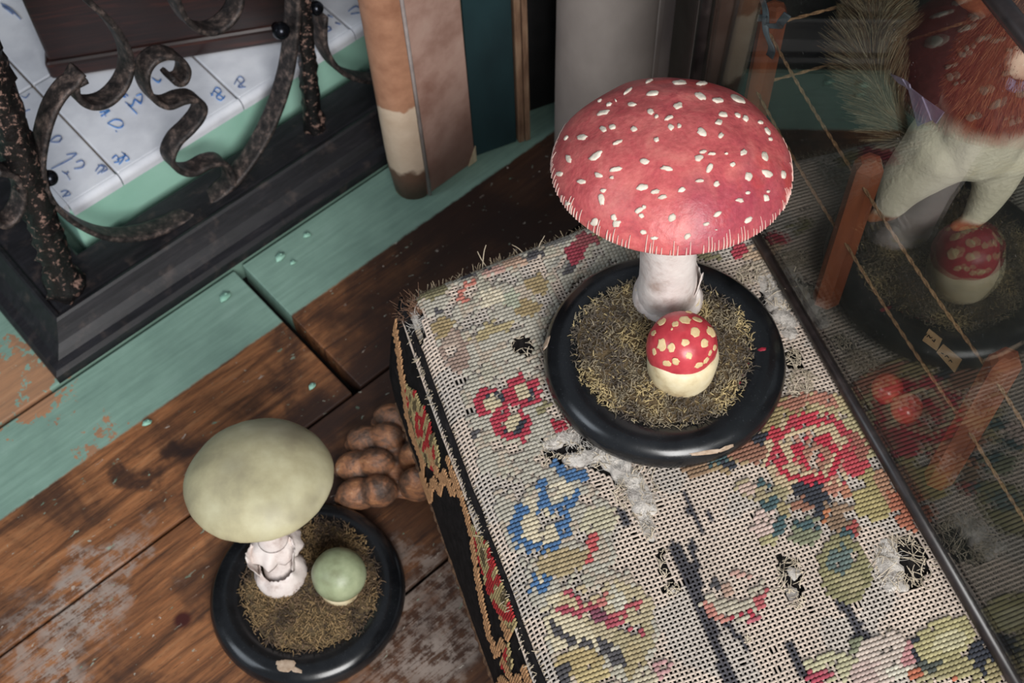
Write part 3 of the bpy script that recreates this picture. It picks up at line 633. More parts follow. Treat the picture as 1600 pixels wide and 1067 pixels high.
threadm = vcol('linen_thread', .85, .2)
def tcol(i, j, x, y):
    k = 1+.16*nz(x*.02, y*.02, 1)+.10*nz(i*3.1, j*3.1, 2); c = (196, 180, 166)
    g = nz(x*.012, y*.012, 6)
    if g > .1: c = (182, 172, 162)
    if any(seg(x+3*nz(x*.1, y*.1), y, s) for s in STRIPES): c = (78, 76, 80)
    L = lin(c); return (L[0]*k, L[1]*k, L[2]*k, 1)
def weave(name, along_a):
    m = MB(); rad = .00086; zz = .0006
    outer, inner = (NB+1, NA+1) if along_a else (NA+1, NB+1)
    for p in range(outer):
        run = []; rc = []
        def flush():
            if len(run) > 2: m.tube(run, rad*random.uniform(.9, 1.08), 4, list(rc), False)
            run.clear(); rc.clear()
        for q in range(inner):
            i, j = (q, p) if along_a else (p, q)
            c = cells.get((i, j))
            if c is None or c[4]: flush(); continue
            if random.random() < .0025: flush(); continue
            sgn = 1 if ((i+j) % 2 == 0) == along_a else -1
            run.append(S(c[0], c[1], zz*.55*sgn)); rc.append(tcol(i, j, c[2], c[3]))
        flush()
    o = m.build(name, threadm, stool); tag(o, kind='stuff'); return o
weave('canvas_weft', True); weave('canvas_warp', False)
woolst = vcol('tapestry_wool', .9, .15)
m = MB()
def add_stitch(m, c0, d, up, r, c):
    n_ = d.cross(up).normalized(); L = d.length
    path = [c0-d*.5, c0-d*.28+up*r*.75, c0+d*.28+up*r*.75, c0+d*.5]; rr = [r*.45, r, r, r*.45]
    b = len(m.v)
    for p, q in zip(path, rr):
        for (e, f) in ((1, 0), (.5, .8), (-.5, .8), (-1, 0)): m.pt(p+n_*q*e+up*q*f, c)
    for k in range(3):
        for e in range(3): q = b+k*4; m.f.append((q+e, q+e+1, q+5+e, q+4+e))
for (i, j), (a, b, x, y, h) in cells.items():
    if h or a < .010 + .004*nz(b*60, 0, 1): continue
    c = stitch_colour(x, y)
    if c is None or random.random() < .015: continue
    k = random.uniform(.82, 1.12); L = lin(c); L = (L[0]*k, L[1]*k, L[2]*k, 1)
    d = (AX*1.30+BX*-.42)*PITCHC
    add_stitch(m, S(a, b, .0008), d*random.uniform(.95, 1.08), Z, .00118, L)
tag(m.build('needlepoint_stitches', woolst, stool), kind='stuff')

# embroidered band on the side valance
def side_px(x, y):                                  # nearest point of the side surface under a pixel
    d = ray(x, y); best = None
    for k in range(41):
        t = k/40; Pn = SO+AX*side_a(t); q = CAM + d*((Pn-CAM).dot(AX)/d.dot(AX)); zt = (HS-.007)*(1-t)+VZ*t
        e = abs(q.z-zt)
        if best is None or e < best[0]: best = (e, (q-SO).dot(BX), t)
    return best
m = MB(); bandtan, bandred, bandbeige = (178, 136, 98), (160, 50, 50), (164, 146, 104)
TANL = [[(620,490),(628,540),(636,600),(644,650),(656,690),(668,722),(666,744),(678,778),(683,748),(695,768),(700,735),(714,772),(717,748),(706,716),(722,760),(735,800),(744,835),(750,880),(758,930),(768,975),(770,988),(783,1022),(789,1000),(804,1024),(806,985),(820,1042),(830,1075)], [(676,700),(690,738),(700,752)], [(790,962),(802,1000)]]
MED = [[(640,598),(655,612),(674,648),(688,690),(695,728),(686,738),(670,716),(655,684),(645,640)], [(744,818),(760,836),(787,880),(808,930),(821,978),(810,988),(790,964),(769,922),(754,870)]]
PER = abs(side_px(706, 716)[1]-side_px(820, 1042)[1])
def band_colour(b, t):
    bb_ = b
    while bb_ > .235: bb_ -= PER
    x, y = proj(side(bb_, t)); x += random.gauss(0, .7); y += random.gauss(0, 1.5)
    for L_ in TANL:
        for p_, q_ in zip(L_[:-1], L_[1:]):
            if seg(x, y, (p_, q_, 3.2)): return bandtan
    for M_ in MED:
        if inpoly(x, y, M_):
            k = nz(bb_*150, t*9, 3)
            return bandred if k > .16 else (bandbeige if k > -.22 else (96, 84, 62))
    return None
nb = int(SD/.0021); nt = 60
for j in range(nb):
    for k in range(2, nt-1):
        b = j*.0021; t = k/nt; c = band_colour(b, t)
        if c is None or random.random() < .03: continue
        p = side(b, t); q = side(b, min(1, t+.03)); dn = (q-p).normalized(); up = -(BX.cross(dn)).normalized()
        if up.dot(AX) > 0: up = -up
        kk = random.uniform(.75, 1.1); L = lin(c)
        add_stitch(m, p + up*.0021, (dn*1.5+BX*.4)*.0024, up, .0010, (L[0]*kk, L[1]*kk, L[2]*kk, 1))
tag(m.build('valance_embroidery', woolst, stool), kind='stuff')

# frayed threads along the edges and around the tears
m = MB()
def fray(p, d, L, c=(196, 180, 156), r=.00042, curl=.5, n=5):
    d = Vector(d).normalized(); s = Vector((random.uniform(-1, 1), random.uniform(-1, 1), random.uniform(-.2, .6)))*curl
    P = [p]; 
    for k in range(n):
        d = (d + s*.35 + Vector((random.uniform(-1, 1), random.uniform(-1, 1), random.uniform(-1, .8)))*.16).normalized(); P.append(P[-1]+d*L/n)
    kk = random.uniform(.8, 1.1); q = lin(c); m.strand(P, r, r*.6, (q[0]*kk, q[1]*kk, q[2]*kk, 1))
for k in range(560):
    b = random.uniform(.02, SD); fray(S(.003+random.uniform(-.004, .002), b, -.0005), -AX+Z*random.uniform(-1.4, -.2)+BX*random.uniform(-.4, .4), random.uniform(.004, .009), curl=.35)
for k in range(330):
    a = random.uniform(0, .24); fray(S(a, bmin(a)+random.uniform(0, .002), 0), -BX+Z*random.uniform(-1, .35)+AX*random.uniform(-.5, .5), random.uniform(.003, .008), (176, 158, 132), .00030, .4)
for (x, y, L) in ((750, 402, .018), (758, 396, .014), (820, 385, .016), (840, 384, .012)):
    a, b = ab(x, y+6); fray(S(a, max(b, bmin(a)), 0), -BX+Z*.6+AX*random.uniform(-.6, .6), L, r=.00045, curl=.4)
def around(cx, cy, rx, ry, n, L, inward=1, c=(206, 192, 170)):
    for k in range(n):
        an = random.uniform(0, 2*math.pi); x, y = cx+rx*math.cos(an), cy+ry*math.sin(an); a, b = ab(x, y); c0, d0 = ab(cx, cy)
        d = (AX*(c0-a)+BX*(d0-b)).normalized()*inward
        fray(S(a, b, .0006), d+Z*random.uniform(-.1, .5)+(AX if random.random() < .5 else BX)*random.uniform(-.8, .8), L*random.uniform(.4, 1.3), c, .00036, .9, 7)
around(817, 542, 20, 16, 26, .006); around(880, 704, 34, 14, 40, .006); around(940, 722, 18, 12, 24, .006); around(985, 770, 26, 30, 46, .008)
around(1012, 820, 10, 26, 30, .007); around(1037, 882, 6, 24, 22, .005); around(1050, 920, 12, 10, 20, .005); around(1234, 900, 22, 28, 36, .009); around(1242, 940, 16, 14, 14, .007)
around(1405, 880, 40, 44, 64, .012); around(1430, 875, 24, 30, 26, .012, -1); around(1240, 562, 12, 16, 40, .009); around(1250, 600, 22, 24, 60, .012); around(1220, 455, 24, 34, 70, .011); around(1175, 430, 26, 16, 50, .012)
around(775, 470, 18, 16, 26, .007); around(860, 720, 34, 10, 22, .007); around(1390, 990, 10, 6, 8, .004); around(1165, 1000, 8, 6, 10, .004); around(1000, 770, 20, 34, 40, .007, -1)
for (x, y, s, n_) in ((860, 690, 14, 60), (895, 686, 14, 60), (920, 712, 18, 90), (955, 715, 18, 90), (985, 750, 18, 110), (1004, 782, 14, 90), (1012, 822, 9, 60), (1384, 872, 16, 110), (1390, 912, 12, 50), (1205, 455, 22, 120), (1230, 510, 16, 90), (650, 498, 10, 60)):
    for k in range(n_):
        a, b = ab(x+random.gauss(0, s*.6), y+random.gauss(0, s*.6)); fray(S(a, b, random.uniform(0, .0022)), (random.uniform(-1, 1), random.uniform(-1, 1), random.uniform(-.1, .5)), random.uniform(.003, .008), (222, 216, 208), .00016, 1.2, 6)
tag(m.build('frayed_threads', threadm, stool), kind='stuff')
# brown fibres at the torn corner
m = MB()
for k in range(150):
    p = S(random.uniform(-.002, .010), random.uniform(-.002, .016), random.uniform(-.006, .001)); fray(p, -AX*random.uniform(-.2, 1)-BX*random.uniform(-.3, 1)+Z*random.uniform(-.3, .8), random.uniform(.004, .013), (140, 108, 88), .00020, .9, 7)
tag(m.build('corner_fibres', threadm, stool), kind='stuff')
# white wadding pushed out of the tears
wad = NT('white_wadding'); _v = wad.coord(); wad.bump(wad.noise(_v, 420, 5, .7), .7, .002)
wad = wad.set(wad.ramp(wad.noise(_v, 90, 5), [(.3, (150, 142, 136)), (.55, (205, 198, 190)), (.8, (226, 220, 212))]), .95, Specular_IOR_Level=.1)
def wadding(pts, rr, dz=-.0012):
    m = MB()
    P = spline([(x, y, 0) for x, y in pts], 4)
    for k, q in enumerate(P):
        f = k/(len(P)-1) if len(P) > 1 else 0; r = rr[0]+(rr[1]-rr[0])*f
        for h in range(4):
            a, b = ab(q[0]+random.uniform(-9, 9), q[1]+random.uniform(-6, 6)); s = r*random.uniform(.6, 1.15)
            m.ell(S(a, b, dz+random.uniform(-.0010, .0012)), s, s*random.uniform(.6, 1.1), s*.52, Matrix.Rotation(random.uniform(0, 3), 3, 'Z'), 10, 7)
    o = m.build('wadding', wad, stool); remesh(o, .0009, 4)
wadding([(856, 692), (880, 682), (900, 684)], (.0034, .003)); wadding([(892, 722), (915, 716), (930, 706), (950, 706)], (.0040, .0046)); wadding([(955, 716), (978, 740), (1000, 768), (1006, 796)], (.0062, .0056)); wadding([(1006, 800), (1010, 820), (1016, 842)], (.0044, .0022))
wadding([(1384, 856), (1386, 880), (1396, 898), (1388, 850)], (.0052, .0044)); wadding([(1386, 912), (1410, 916)], (.0040, .003)); wadding([(1190, 430), (1205, 455), (1222, 490), (1236, 520)], (.0062, .0056)); wadding([(642, 478), (648, 496), (652, 512)], (.0046, .0040), -.006)
wadding([(1238, 888), (1244, 900)], (.0022, .002)); wadding([(1236, 922), (1242, 930)], (.0026, .002)); wadding([(1048, 918), (1052, 922)], (.0018, .0016))

# carved paw feet
pawm = NT('worn_carved_walnut'); _v = pawm.coord(); _n1 = pawm.noise(_v, 62, 7, .7, .5); pawm.bump(pawm.noise(pawm.coord((1, 2.2, 1.4)), 95, 6, .65), .7, .003)
_c = pawm.ramp(_n1, [(.30, (48, 36, 31)), (.44, (100, 76, 62)), (.54, (148, 102, 74)), (.63, (176, 124, 86)), (.74, (196, 176, 156))]); pawm = pawm.set(_c, .42, Specular_IOR_Level=.5)
def paw(parent):
    m = MB(); d = Vector((-1, 0, 0)); l = Vector((0, 1, 0))
    def E(f, s, z, rx, ry, rz, yaw=0): m.ell(d*f+l*s+Z*z, rx, ry, rz, Matrix.Rotation(yaw, 3, 'Z'), 16, 12)
    for k, s in enumerate((-.0240, .0, .0235, .0440)):
        yaw = -s*5; b_ = (.0, .003, -.004, -.024)[k]
        E(.068+b_, s, .0150, .0185, .0128, .0150, yaw)              # toe
        E(.052+b_, s*.99, .0195, .0160, .0126, .0168, yaw)
        E(.083+b_, s*1.02, .0070, .0060, .0050, .0066, yaw)         # claw
        E(.020+b_*.5, s*.96, .0310, .0150, .0112, .0215, yaw)       # carved folds above the toes
        E(-.004+b_*.3, s*.93, .0470, .0140, .0108, .0230, yaw)
        E(-.026, s*.88, .0660, .0135, .0105, .0270, yaw)
    E(.022, .008, .012, .046, .036, .0118); E(-.008, .006, .034, .028, .032, .032); E(-.024, .004, .080, .022, .028, .046)
    o = m.build('paw_foot', pawm, parent); remesh(o, .0013, 1); return o
pf = paw(stool); base = stool.location
def setfoot(o, x, y, ang): o.location = Vector((x, y, .0006))-base; o.rotation_euler = (0, 0, ang)
fa = R(-3); tip = at(527, 732, .012); fc = tip + Vector((math.cos(fa), math.sin(fa), 0))*.088; setfoot(pf, fc.x, fc.y, fa)
c0 = SO+AX*.02+BX*.02
for (a, b, da) in ((SW-.02, .02, math.pi*1.5), (SW-.02, SD-.03, math.pi), (.035, SD-.03, math.pi/2)):
    q = pf.copy(); col.objects.link(q); q.parent = stool; p = SO+AX*a+BX*b; setfoot(q, p.x, p.y, fa+da)

# ------------------------------------------------------------------ toadstool models
ebon = NT('ebonised_gloss'); _v = ebon.coord(); _n1 = ebon.noise(_v, 40, 5, .6); _n2 = ebon.noise(_v, 900, 2)
_c = ebon.mix(ebon.step(_n2, .64, .72, 0, .10), ebon.ramp(_n1, [(.3, (14, 15, 17)), (.7, (26, 28, 31))]), (110, 112, 116))
ebon = ebon.set(_c, ebon.step(_n1, .3, .7, .17, .28), Specular_IOR_Level=.55)
mossm = vcol('dried_moss', .9, .15)
soil = mottled('moss_bed', [(.3, (60, 48, 34)), (.55, (96, 80, 56)), (.8, (120, 104, 76))], 140, .95, .8, .002)
stemw = NT('plaster_white'); _v = stemw.coord(); _n1 = stemw.noise(_v, 60, 6, .65)
stemw.bump(stemw.noise(_v, 130, 5), .45, .0015); stemw = stemw.set(stemw.ramp(_n1, [(.28, (176, 156, 146)), (.5, (222, 210, 204)), (.75, (236, 228, 222))]), .6)
creamm = NT('cream_plaster'); _v = creamm.coord(); creamm.bump(creamm.noise(_v, 150, 4), .25, .001)
creamm = creamm.set(creamm.ramp(creamm.noise(_v, 80, 6), [(.28, (166, 140, 100)), (.5, (216, 200, 162)), (.75, (230, 218, 186))]), .5)
wartm = mottled('pale_warts', [(.3, (190, 178, 162)), (.7, (226, 216, 200))], 160, .6, .3)
redm = NT('painted_red'); _v = redm.coord(); _n1 = redm.noise(_v, 52, 7, .68, .7); _n2 = redm.noise(_v, 13, 3); _n3 = redm.noise(_v, 420, 4)
_c = redm.ramp(_n1, [(.28, (172, 72, 80)), (.44, (194, 90, 92)), (.60, (206, 112, 108)), (.75, (212, 130, 120))])
_c = redm.mix(redm.step(_n2, .50, .66, 0, .65), _c, (152, 54, 78)); _c = redm.mix(redm.step(redm.noise(_v, 21, 4), .58, .7, 0, .5), _c, (206, 70, 62))
_c = redm.mix(.25, _c, redm.ramp(_n3, [(.35, (80, 70, 70)), (.65, (190, 180, 180))]), 'OVERLAY')
redm.bump(redm.noise(_v, 75, 6, .6), .55, .0022); redm = redm.set(_c, .42, Specular_IOR_Level=.45)
redg = NT('scarlet_enamel'); _v = redg.coord(); redg.bump(redg.noise(_v, 110, 4), .15, .001); _c = redg.ramp(redg.noise(_v, 120, 5), [(.3, (172, 50, 60)), (.6, (198, 70, 78)), (.8, (208, 92, 94))])
redg = redg.set(_c, .30, Specular_IOR_Level=.5)
olivecap = NT('olive_cream_paint'); _v = olivecap.coord(); _n1 = olivecap.noise(_v, 26, 6, .6); _y = olivecap.sep(_v)
_c = olivecap.ramp(_n1, [(.28, (150, 142, 116)), (.46, (178, 170, 136)), (.62, (194, 188, 154)), (.8, (206, 200, 170))])
_c = olivecap.mix(olivecap.step(olivecap.noise(_v, 17, 3), .56, .72, 0, .55), _c, (128, 120, 104))
for _p, _r in (((.012, .034, .018), .020), ((.030, .030, .016), .014), ((-.012, -.004, .03), .010)): _c = olivecap.mix(olivecap.step(olivecap.math('ADD', olivecap.dist(_v, _p), olivecap.math('MULTIPLY', olivecap.noise(_v, 60, 4), .010)), _r*.2+.003, _r*1.4+.010, .45, 0), _c, (104, 96, 84))  # smears at the back paint in the cap's shading, the last is a smudge
olivecap.bump(olivecap.noise(_v, 50, 4), .15, .001); olivecap = olivecap.set(_c, .5, Specular_IOR_Level=.4)
greencap = NT('grey_green_paint'); _v = greencap.coord(); _c = greencap.ramp(greencap.noise(_v, 60, 6), [(.28, (124, 128, 96)), (.5, (150, 160, 126)), (.75, (176, 184, 148))])
greencap.bump(greencap.noise(_v, 200, 4), .25, .001); greencap = greencap.set(_c, .42)
chipm = mottled('bare_chip', [(.3, (150, 126, 104)), (.7, (186, 166, 146))], 300, .8)
redsm = mottled('red_paint_smear', [(.3, (120, 24, 40)), (.7, (168, 40, 60))], 300, .6)

BASEP = [(0, 0), (.068, 0), (.0725, .0022), (.0748, .0065), (.0752, .0115), (.0738, .0160), (.0705, .0193), (.0655, .0212), (.0600, .0214), (.0540, .0200), (.0520, .0192), (0, .0190)]
def base_disc(c, parent):
    m = MB(); m.lathe(BASEP, 96, c); return m.build('base', ebon, parent)
def mound_z(r, R0): return .0200 + .006*max(0, 1-(r/R0)**2)
def edge_r(an, sd): return .055*(1+.07*nz(math.cos(an)*1.6+sd, math.sin(an)*1.6) + .04*nz(math.cos(an)*5+sd, math.sin(an)*5))
def moss(c, parent, sd, cols, off=Vector((0, 0, 0)), nst=4200, sc_=1.0):
    m = MB(); n = 64; k = 12
    for i in range(k+1):
        for j in range(n):
            an = 2*math.pi*j/n; r = edge_r(an, sd)*sc_*i/k
            m.pt(c+off+Vector((r*math.cos(an), r*math.sin(an), mound_z(r, .056*sc_)+.0018*nz(r*math.cos(an)*90, r*math.sin(an)*90, sd) - (.0035 if i == k else 0))))
    for i in range(k):
        for j in range(n): q = i*n; m.f.append((q+j, q+n+j, q+n+(j+1) % n, q+(j+1) % n))
    m.build('moss_bed', soil, parent)
    m = MB()
    for q in range(nst):
        an = random.uniform(0, 2*math.pi); r = edge_r(an, sd)*sc_*math.sqrt(random.random())*1.02; x, y = r*math.cos(an), r*math.sin(an)
        p = c+off+Vector((x, y, mound_z(r, .056*sc_)+random.uniform(-.0006, .0012)))
        g = nz(x*45, y*45, sd+2); cc = cols[0] if g > .12 else (cols[1] if g > -.12 else cols[2])
        if random.random() < .22: cc = random.choice(cols)
        kk = random.uniform(.65, 1.2); L = lin(cc); L = (L[0]*kk, L[1]*kk, L[2]*kk, 1)
        d = Vector((random.uniform(-1, 1), random.uniform(-1, 1), random.uniform(.05, .9))).normalized(); ln = random.uniform(.002, .0048); bend = Vector((random.uniform(-1, 1), random.uniform(-1, 1), random.uniform(-1, .2)))*.6
        m.strand([p, p+d*ln*.5, p+(d+bend*.5)*ln], random.uniform(.00032, .0006), .00014, L)
    return tag(m.build('moss', mossm, parent), kind='stuff')
def dome(r0, h, under, lip=.0025, n=22, pw=2.2):
    pr = [(1e-5, h)]
    for k in range(1, n+1):
        t = k/n; r = r0*math.sin(t*math.pi/2)**.96; z = h*(1-(r/r0)**pw)**.62 if r < r0 else 0
        pr.append((r, z))
    pr += [(r0*.998, -lip*.6), (r0*.985, -lip), (r0*.90, -lip*.3), (r0*.45, under*.8), (r0*.12, under), (1e-5, under)]
    return pr
def surface(o):
    me = o.data; w = parent_world(o); return BVHTree.FromPolygons([v.co+w for v in me.vertices], [tuple(p.vertices) for p in me.polygons])
def pick(bvh, x, y):
    d = ray(x, y).normalized(); h = bvh.ray_cast(CAM, d); return (h[0], h[1]) if h[0] is not None else None

# ---- the red one on the stool
bc = at(1038, 557, HS+.0135); bc.z = HS+.0016
toad = thing('red_toadstool_model', 'red spotted toadstool model on a black turned base on the footstool', 'model', bc)
base_disc(bc, toad)
moss(bc, toad, 1.0, [(192, 172, 128), (150, 138, 116), (104, 95, 85)], Vector((-.002, .001, 0)), 5200)
m = MB()
for (x, y, s, a_) in ((1105, 706, .0065, 0), (1125, 703, .0055, .3), (1150, 697, .004, .4)):
    pass
capc = at(1049, 262, HS+.176)
sb = at(1042, 470, HS+.022)
topc = capc+Z*.004
m = MB(); n = 28; k = 16
prof_r = [.0190, .0192, .0186, .0178, .0172, .0168, .0166, .0164, .0162, .0160, .0158, .0156, .0156, .0156, .0158, .0160, .0165]
for i in range(k+1):
    t = i/k; c = sb.lerp(topc, t)
    for j in range(n):
        an = 2*math.pi*j/n; m.pt(c+Vector((math.cos(an), math.sin(an), 0))*prof_r[i]*(1+.05*nz(math.cos(an)*2, math.sin(an)*2, t*6)))
for i in range(k):
    for j in range(n): q = i*n; m.f.append((q+j, q+(j+1) % n, q+n+(j+1) % n, q+n+j))
stem = m.build('stem', stemw, toad)
def ragged(c, r0, r1, z0, z1, parent, mat, name, sd, amp=.006, n=46, thick=.0012, arc=(0, 6.2832), cup=0.0):
    m = MB(); k = 6; N = n
    for side_ in (0, 1):
        for i in range(k+1):
            t = i/k
            for j in range(N):
                an = arc[0]+(arc[1]-arc[0])*j/(N-1 if arc[1]-arc[0] < 6 else N)
                top = z1 + amp*nz(math.cos(an)*2.6+sd, math.sin(an)*2.6, 1) + amp*.6*nz(math.cos(an)*7+sd, math.sin(an)*7, 2)
                r = r0+(r1-r0)*t**1.6 + cup*math.sin(t*math.pi) + .0010*nz(math.cos(an)*5+sd, math.sin(an)*5, t*3) - side_*thick*(1-.6*t)
                m.pt(c+Vector((math.cos(an)*r, math.sin(an)*r, z0+(top-z0)*t)))
    full = arc[1]-arc[0] >= 6; M_ = (k+1)*N; J = N if full else N-1
    for s_ in (0, 1):
        for i in range(k):
            for j in range(J):
                q = s_*M_+i*N; f = (q+j, q+(j+1) % N, q+N+(j+1) % N, q+N+j); m.f.append(f if s_ == 0 else f[::-1])
    for j in range(J):
        q = k*N; m.f.append((q+j, q+(j+1) % N, M_+q+(j+1) % N, M_+q+j)); m.f.append(((j+1) % N, j, M_+j, M_+(j+1) % N))
    if not full:
        for j in (0, N-1):
            for i in range(k): q = i*N+j; m.f.append((q, q+N, M_+q+N, M_+q))
    return m.build(name, mat, parent)
ragged(sb, .0218, .0176, -.004, .016, toad, stemw, 'volva', 2.0, .008, cup=.0012)
for k_, (a0_, a1_) in enumerate(((2.5, 3.9), (-.75, .65))): ragged(sb+Z*.012, .0178, .0194, -.002, .019, toad, stemw, 'volva_flap', 3.0+k_*5, .012, n=18, arc=(a0_, a1_))
ragged(sb, .0200, .0205, -.004, .010, toad, creamm, 'volva_scale', 6.0, .006)
cap_prof = dome(.0628, .036, .006)
def capfn(p, an, i):
    r = math.hypot(p.x, p.y); k = r/.064
    s = 1+.016*nz(math.cos(an)*1.3+4, math.sin(an)*1.3, .5)*k + .006*nz(math.cos(an)*7, math.sin(an)*7, .5)*k
    q = Vector((p.x*s, p.y*s, p.z + (.0016*nz(p.x*60, p.y*60, 3) if i < 23 else 0)))
    return q
CAPROT = Matrix.Rotation(R(-8), 3, 'X')
m = MB(); m.lathe(cap_prof, 96, (0, 0, 0), lambda p, an, i: CAPROT @ capfn(p, an, i)); m.v = [tuple(Vector(p)+capc) for p in m.v]
cap = m.build('cap', redm, toad, origin=capc)
bv_ = surface(cap)
m = MB()
for j in range(70):                                   # gills
    an = 2*math.pi*j/70; e = Vector((math.cos(an), math.sin(an), 0)); t_ = Vector((-e.y, e.x, 0))*.0004
    for s in (1, -1): pass
    a_ = [capc+CAPROT @ (e*.017+Z*.0035), capc+CAPROT @ (e*.058+Z*-.0022), capc+CAPROT @ (e*.052+Z*-.0055), capc+CAPROT @ (e*.022+Z*-.004)]
    b = len(m.v)
    for p in a_: m.pt(p+t_)
    for p in a_: m.pt(p-t_)
    m.f += [(b, b+1, b+2, b+3), (b+7, b+6, b+5, b+4), (b+2, b+6, b+7, b+3), (b+1, b+5, b+6, b+2), (b, b+3, b+7, b+4)]
m.build('gills', creamm, toad, smooth=False)
WARTS = [(600,128,22,8,-30),(487,180,28,7,-40),(620,192,38,13,-5),(762,135,38,14,-10),(885,140,28,11,-20),(335,233,10,7,0),(385,252,14,10,0),(420,232,8,5,60),(352,297,36,12,-10),(508,252,22,11,15),(608,292,17,18,60),(640,317,12,11,0),(757,260,27,17,-35),(705,326,28,12,-25),(875,208,30,19,50),(972,230,30,13,-5),(1079,224,26,20,70),(998,306,27,13,0),(975,348,18,18,-40),(1077,312,16,13,0),(1118,328,20,16,30),(1198,350,14,9,0),(1255,345,16,12,60),(1236,395,22,12,70),(352,384,20,18,50),(402,373,20,13,10),(236,430,30,16,5),(156,432,18,8,-60),(520,385,20,16,-30),(717,374,20,16,60),(762,368,13,14,0),(882,400,30,22,55),(985,420,18,13,-50),(430,457,30,9,-25),(640,443,16,13,-40),(168,545,24,14,60),(313,530,44,18,-33),(575,560,27,18,10),(868,540,26,18,-20),(890,508,22,10,-10),(937,518,24,8,0),(1016,518,10,5,0),(1107,510,20,17,-30),(1223,530,26,18,80),(422,600,38,14,-10),(692,595,38,14,10),(925,592,30,16,-70),(1050,575,16,14,-30),(326,632,24,16,20),(400,645,13,10,0),(118,625,18,15,0),(236,668,26,15,0),(872,663,28,11,-8),(962,680,20,15,-30),(1137,640,26,22,-60),(1235,625,34,20,20),(1322,630,20,13,-70),(562,698,35,20,-10),(633,721,26,15,-15),(672,750,27,14,-15),(775,710,24,14,-20),(343,760,36,18,82),(352,715,18,12,0),(1130,727,14,9,0),(1088,767,24,13,10),(1230,755,22,16,80),(1239,720,10,8,0),(164,785,15,11,0),(305,885,25,22,-30),(410,862,22,16,60),(424,895,26,20,-20),(545,822,28,16,-35),(558,850,16,14,0),(572,804,14,12,-60),(725,862,26,22,-55),(967,842,34,14,-28),(907,895,22,12,-15),(1133,873,27,13,-30),(570,938,20,14,0),(627,970,24,10,0),(805,962,24,16,-35),(1252,440,11,9,0),(960,925,8,4,0)]
def wart(x, y, wmaj, wmin, ang, bvh, parent, mat, scale, h, name, origin_shift=0):
    hit_ = pick(bvh, x, y)
    if not hit_: return
    p, nrm = hit_
    if nrm.dot(ray(x, y)) > 0: nrm = -nrm
    a_ = R(ang); q = pick(bvh, x+3*math.cos(a_), y+3*math.sin(a_))
    e1 = ((q[0] if q else p+Vector((1, 0, 0)))-p); e1 = (e1-nrm*e1.dot(nrm)).normalized(); e2 = nrm.cross(e1)
    q2 = pick(bvh, x-3*math.sin(a_), y+3*math.cos(a_))
    f2 = min(2.2, ((q2[0]-p).length if q2 else .001)/(3*.00034)) if q2 else 1.3; f1 = min(2.2, (q[0]-p).length/(3*.00034)) if q else 1.3
    ra = wmaj*scale*f1; rb = wmin*scale*f2; m = MB(); n = 14; sd = random.random()*50
    for i, (rr, zz) in enumerate(((1.06, -.3), (1, .35), (.82, .92), (.45, 1.08))):
        for j in range(n):
            an = 2*math.pi*j/n; w_ = 1+.42*nz(math.cos(an)*1.9+sd, math.sin(an)*1.9)
            m.pt(p + e1*ra*rr*w_*math.cos(an) + e2*rb*rr*w_*math.sin(an) + nrm*h*zz*(1+.3*nz(an, sd)))
    for i in range(3):
        for j in range(n): q_ = i*n; m.f.append((q_+j, q_+(j+1) % n, q_+n+(j+1) % n, q_+n+j))
    m.f.append(tuple(3*n+j for j in range(n)))
    return m.build(name, mat, parent, origin=None)
for (x, y, a_, b_, g_) in WARTS:
    wart(840+x/3.443, 90+y/3.443, a_/3.443/2, b_/3.443/2, g_, bv_, cap, wartm, .00034*1.75, .0008, 'wart')
# short pale strokes round the rim
strokem = mottled('cream_brush_strokes', [(.3, (214, 170, 158)), (.7, (232, 206, 194))], 200, .6)
m = MB()
for j in range(210):
    an = 2*math.pi*(j+random.uniform(-.3, .3))/190; e = Vector((math.cos(an), math.sin(an), 0)); P = []
    L = random.uniform(.07, .19)
    for q_ in range(6):
        t = 1-L*q_/5; r = .0628*math.sin(t*math.pi/2)**.96; z = .036*max(0, 1-(r/.0628)**2.2)**.62
        if q_ == 0: r, z = .0628, -.0012
        P.append(capc + CAPROT @ (capfn(Vector((e.x*r, e.y*r, z)), an, 10 if q_ else 30) + e*.00025*t + Z*.00020))
    if random.random() < .8: m.strand(P, .00055*random.uniform(.6, 1.1), .00020)
tag(m.build('rim_strokes', strokem, cap), kind='stuff')
# the small one in front of it
sc0 = at(1066, 540, HS+.050); sf = Vector((sc0.x+.001, sc0.y-.0015, HS+.020)); scap_c = Vector((sc0.x, sc0.y+.001, HS+.0465))
m = MB(); m.lathe([(0, -.003), (.017, -.003), (.0192, .002), (.0205, .008), (.0212, .015), (.0215, .021), (.0205, .026), (.018, .029), (0, .029)], 40, sf, lambda p, an, i: p*(1+.03*nz(math.cos(an)*2, math.sin(an)*2, p.z*60)) if i else p)
m.build('small_stem', creamm, toad)
m = MB(); tl_ = Matrix.Rotation(R(6), 3, 'X')
m.lathe([(1e-5, .0215), (.006, .0209), (.012, .0185), (.0168, .0145), (.0198, .0090), (.0208, .003), (.0207, -.0015), (.0198, -.0040), (.0175, -.0045), (1e-5, -.002)], 48, (0, 0, 0), lambda p, an, i: tl_ @ Vector((p.x*(1+.02*math.sin(an*2+1)), p.y, p.z - (.0035*max(0, -math.sin(an+.2)) if i >= 4 else 0))))
m.v = [tuple(Vector(p)+scap_c) for p in m.v]; scap = m.build('small_cap', redg, toad, origin=scap_c)
bs_ = surface(scap); spotm = mottled('cream_spots', [(.3, (206, 176, 126)), (.7, (226, 202, 156))], 300, .45, .2, .0005)
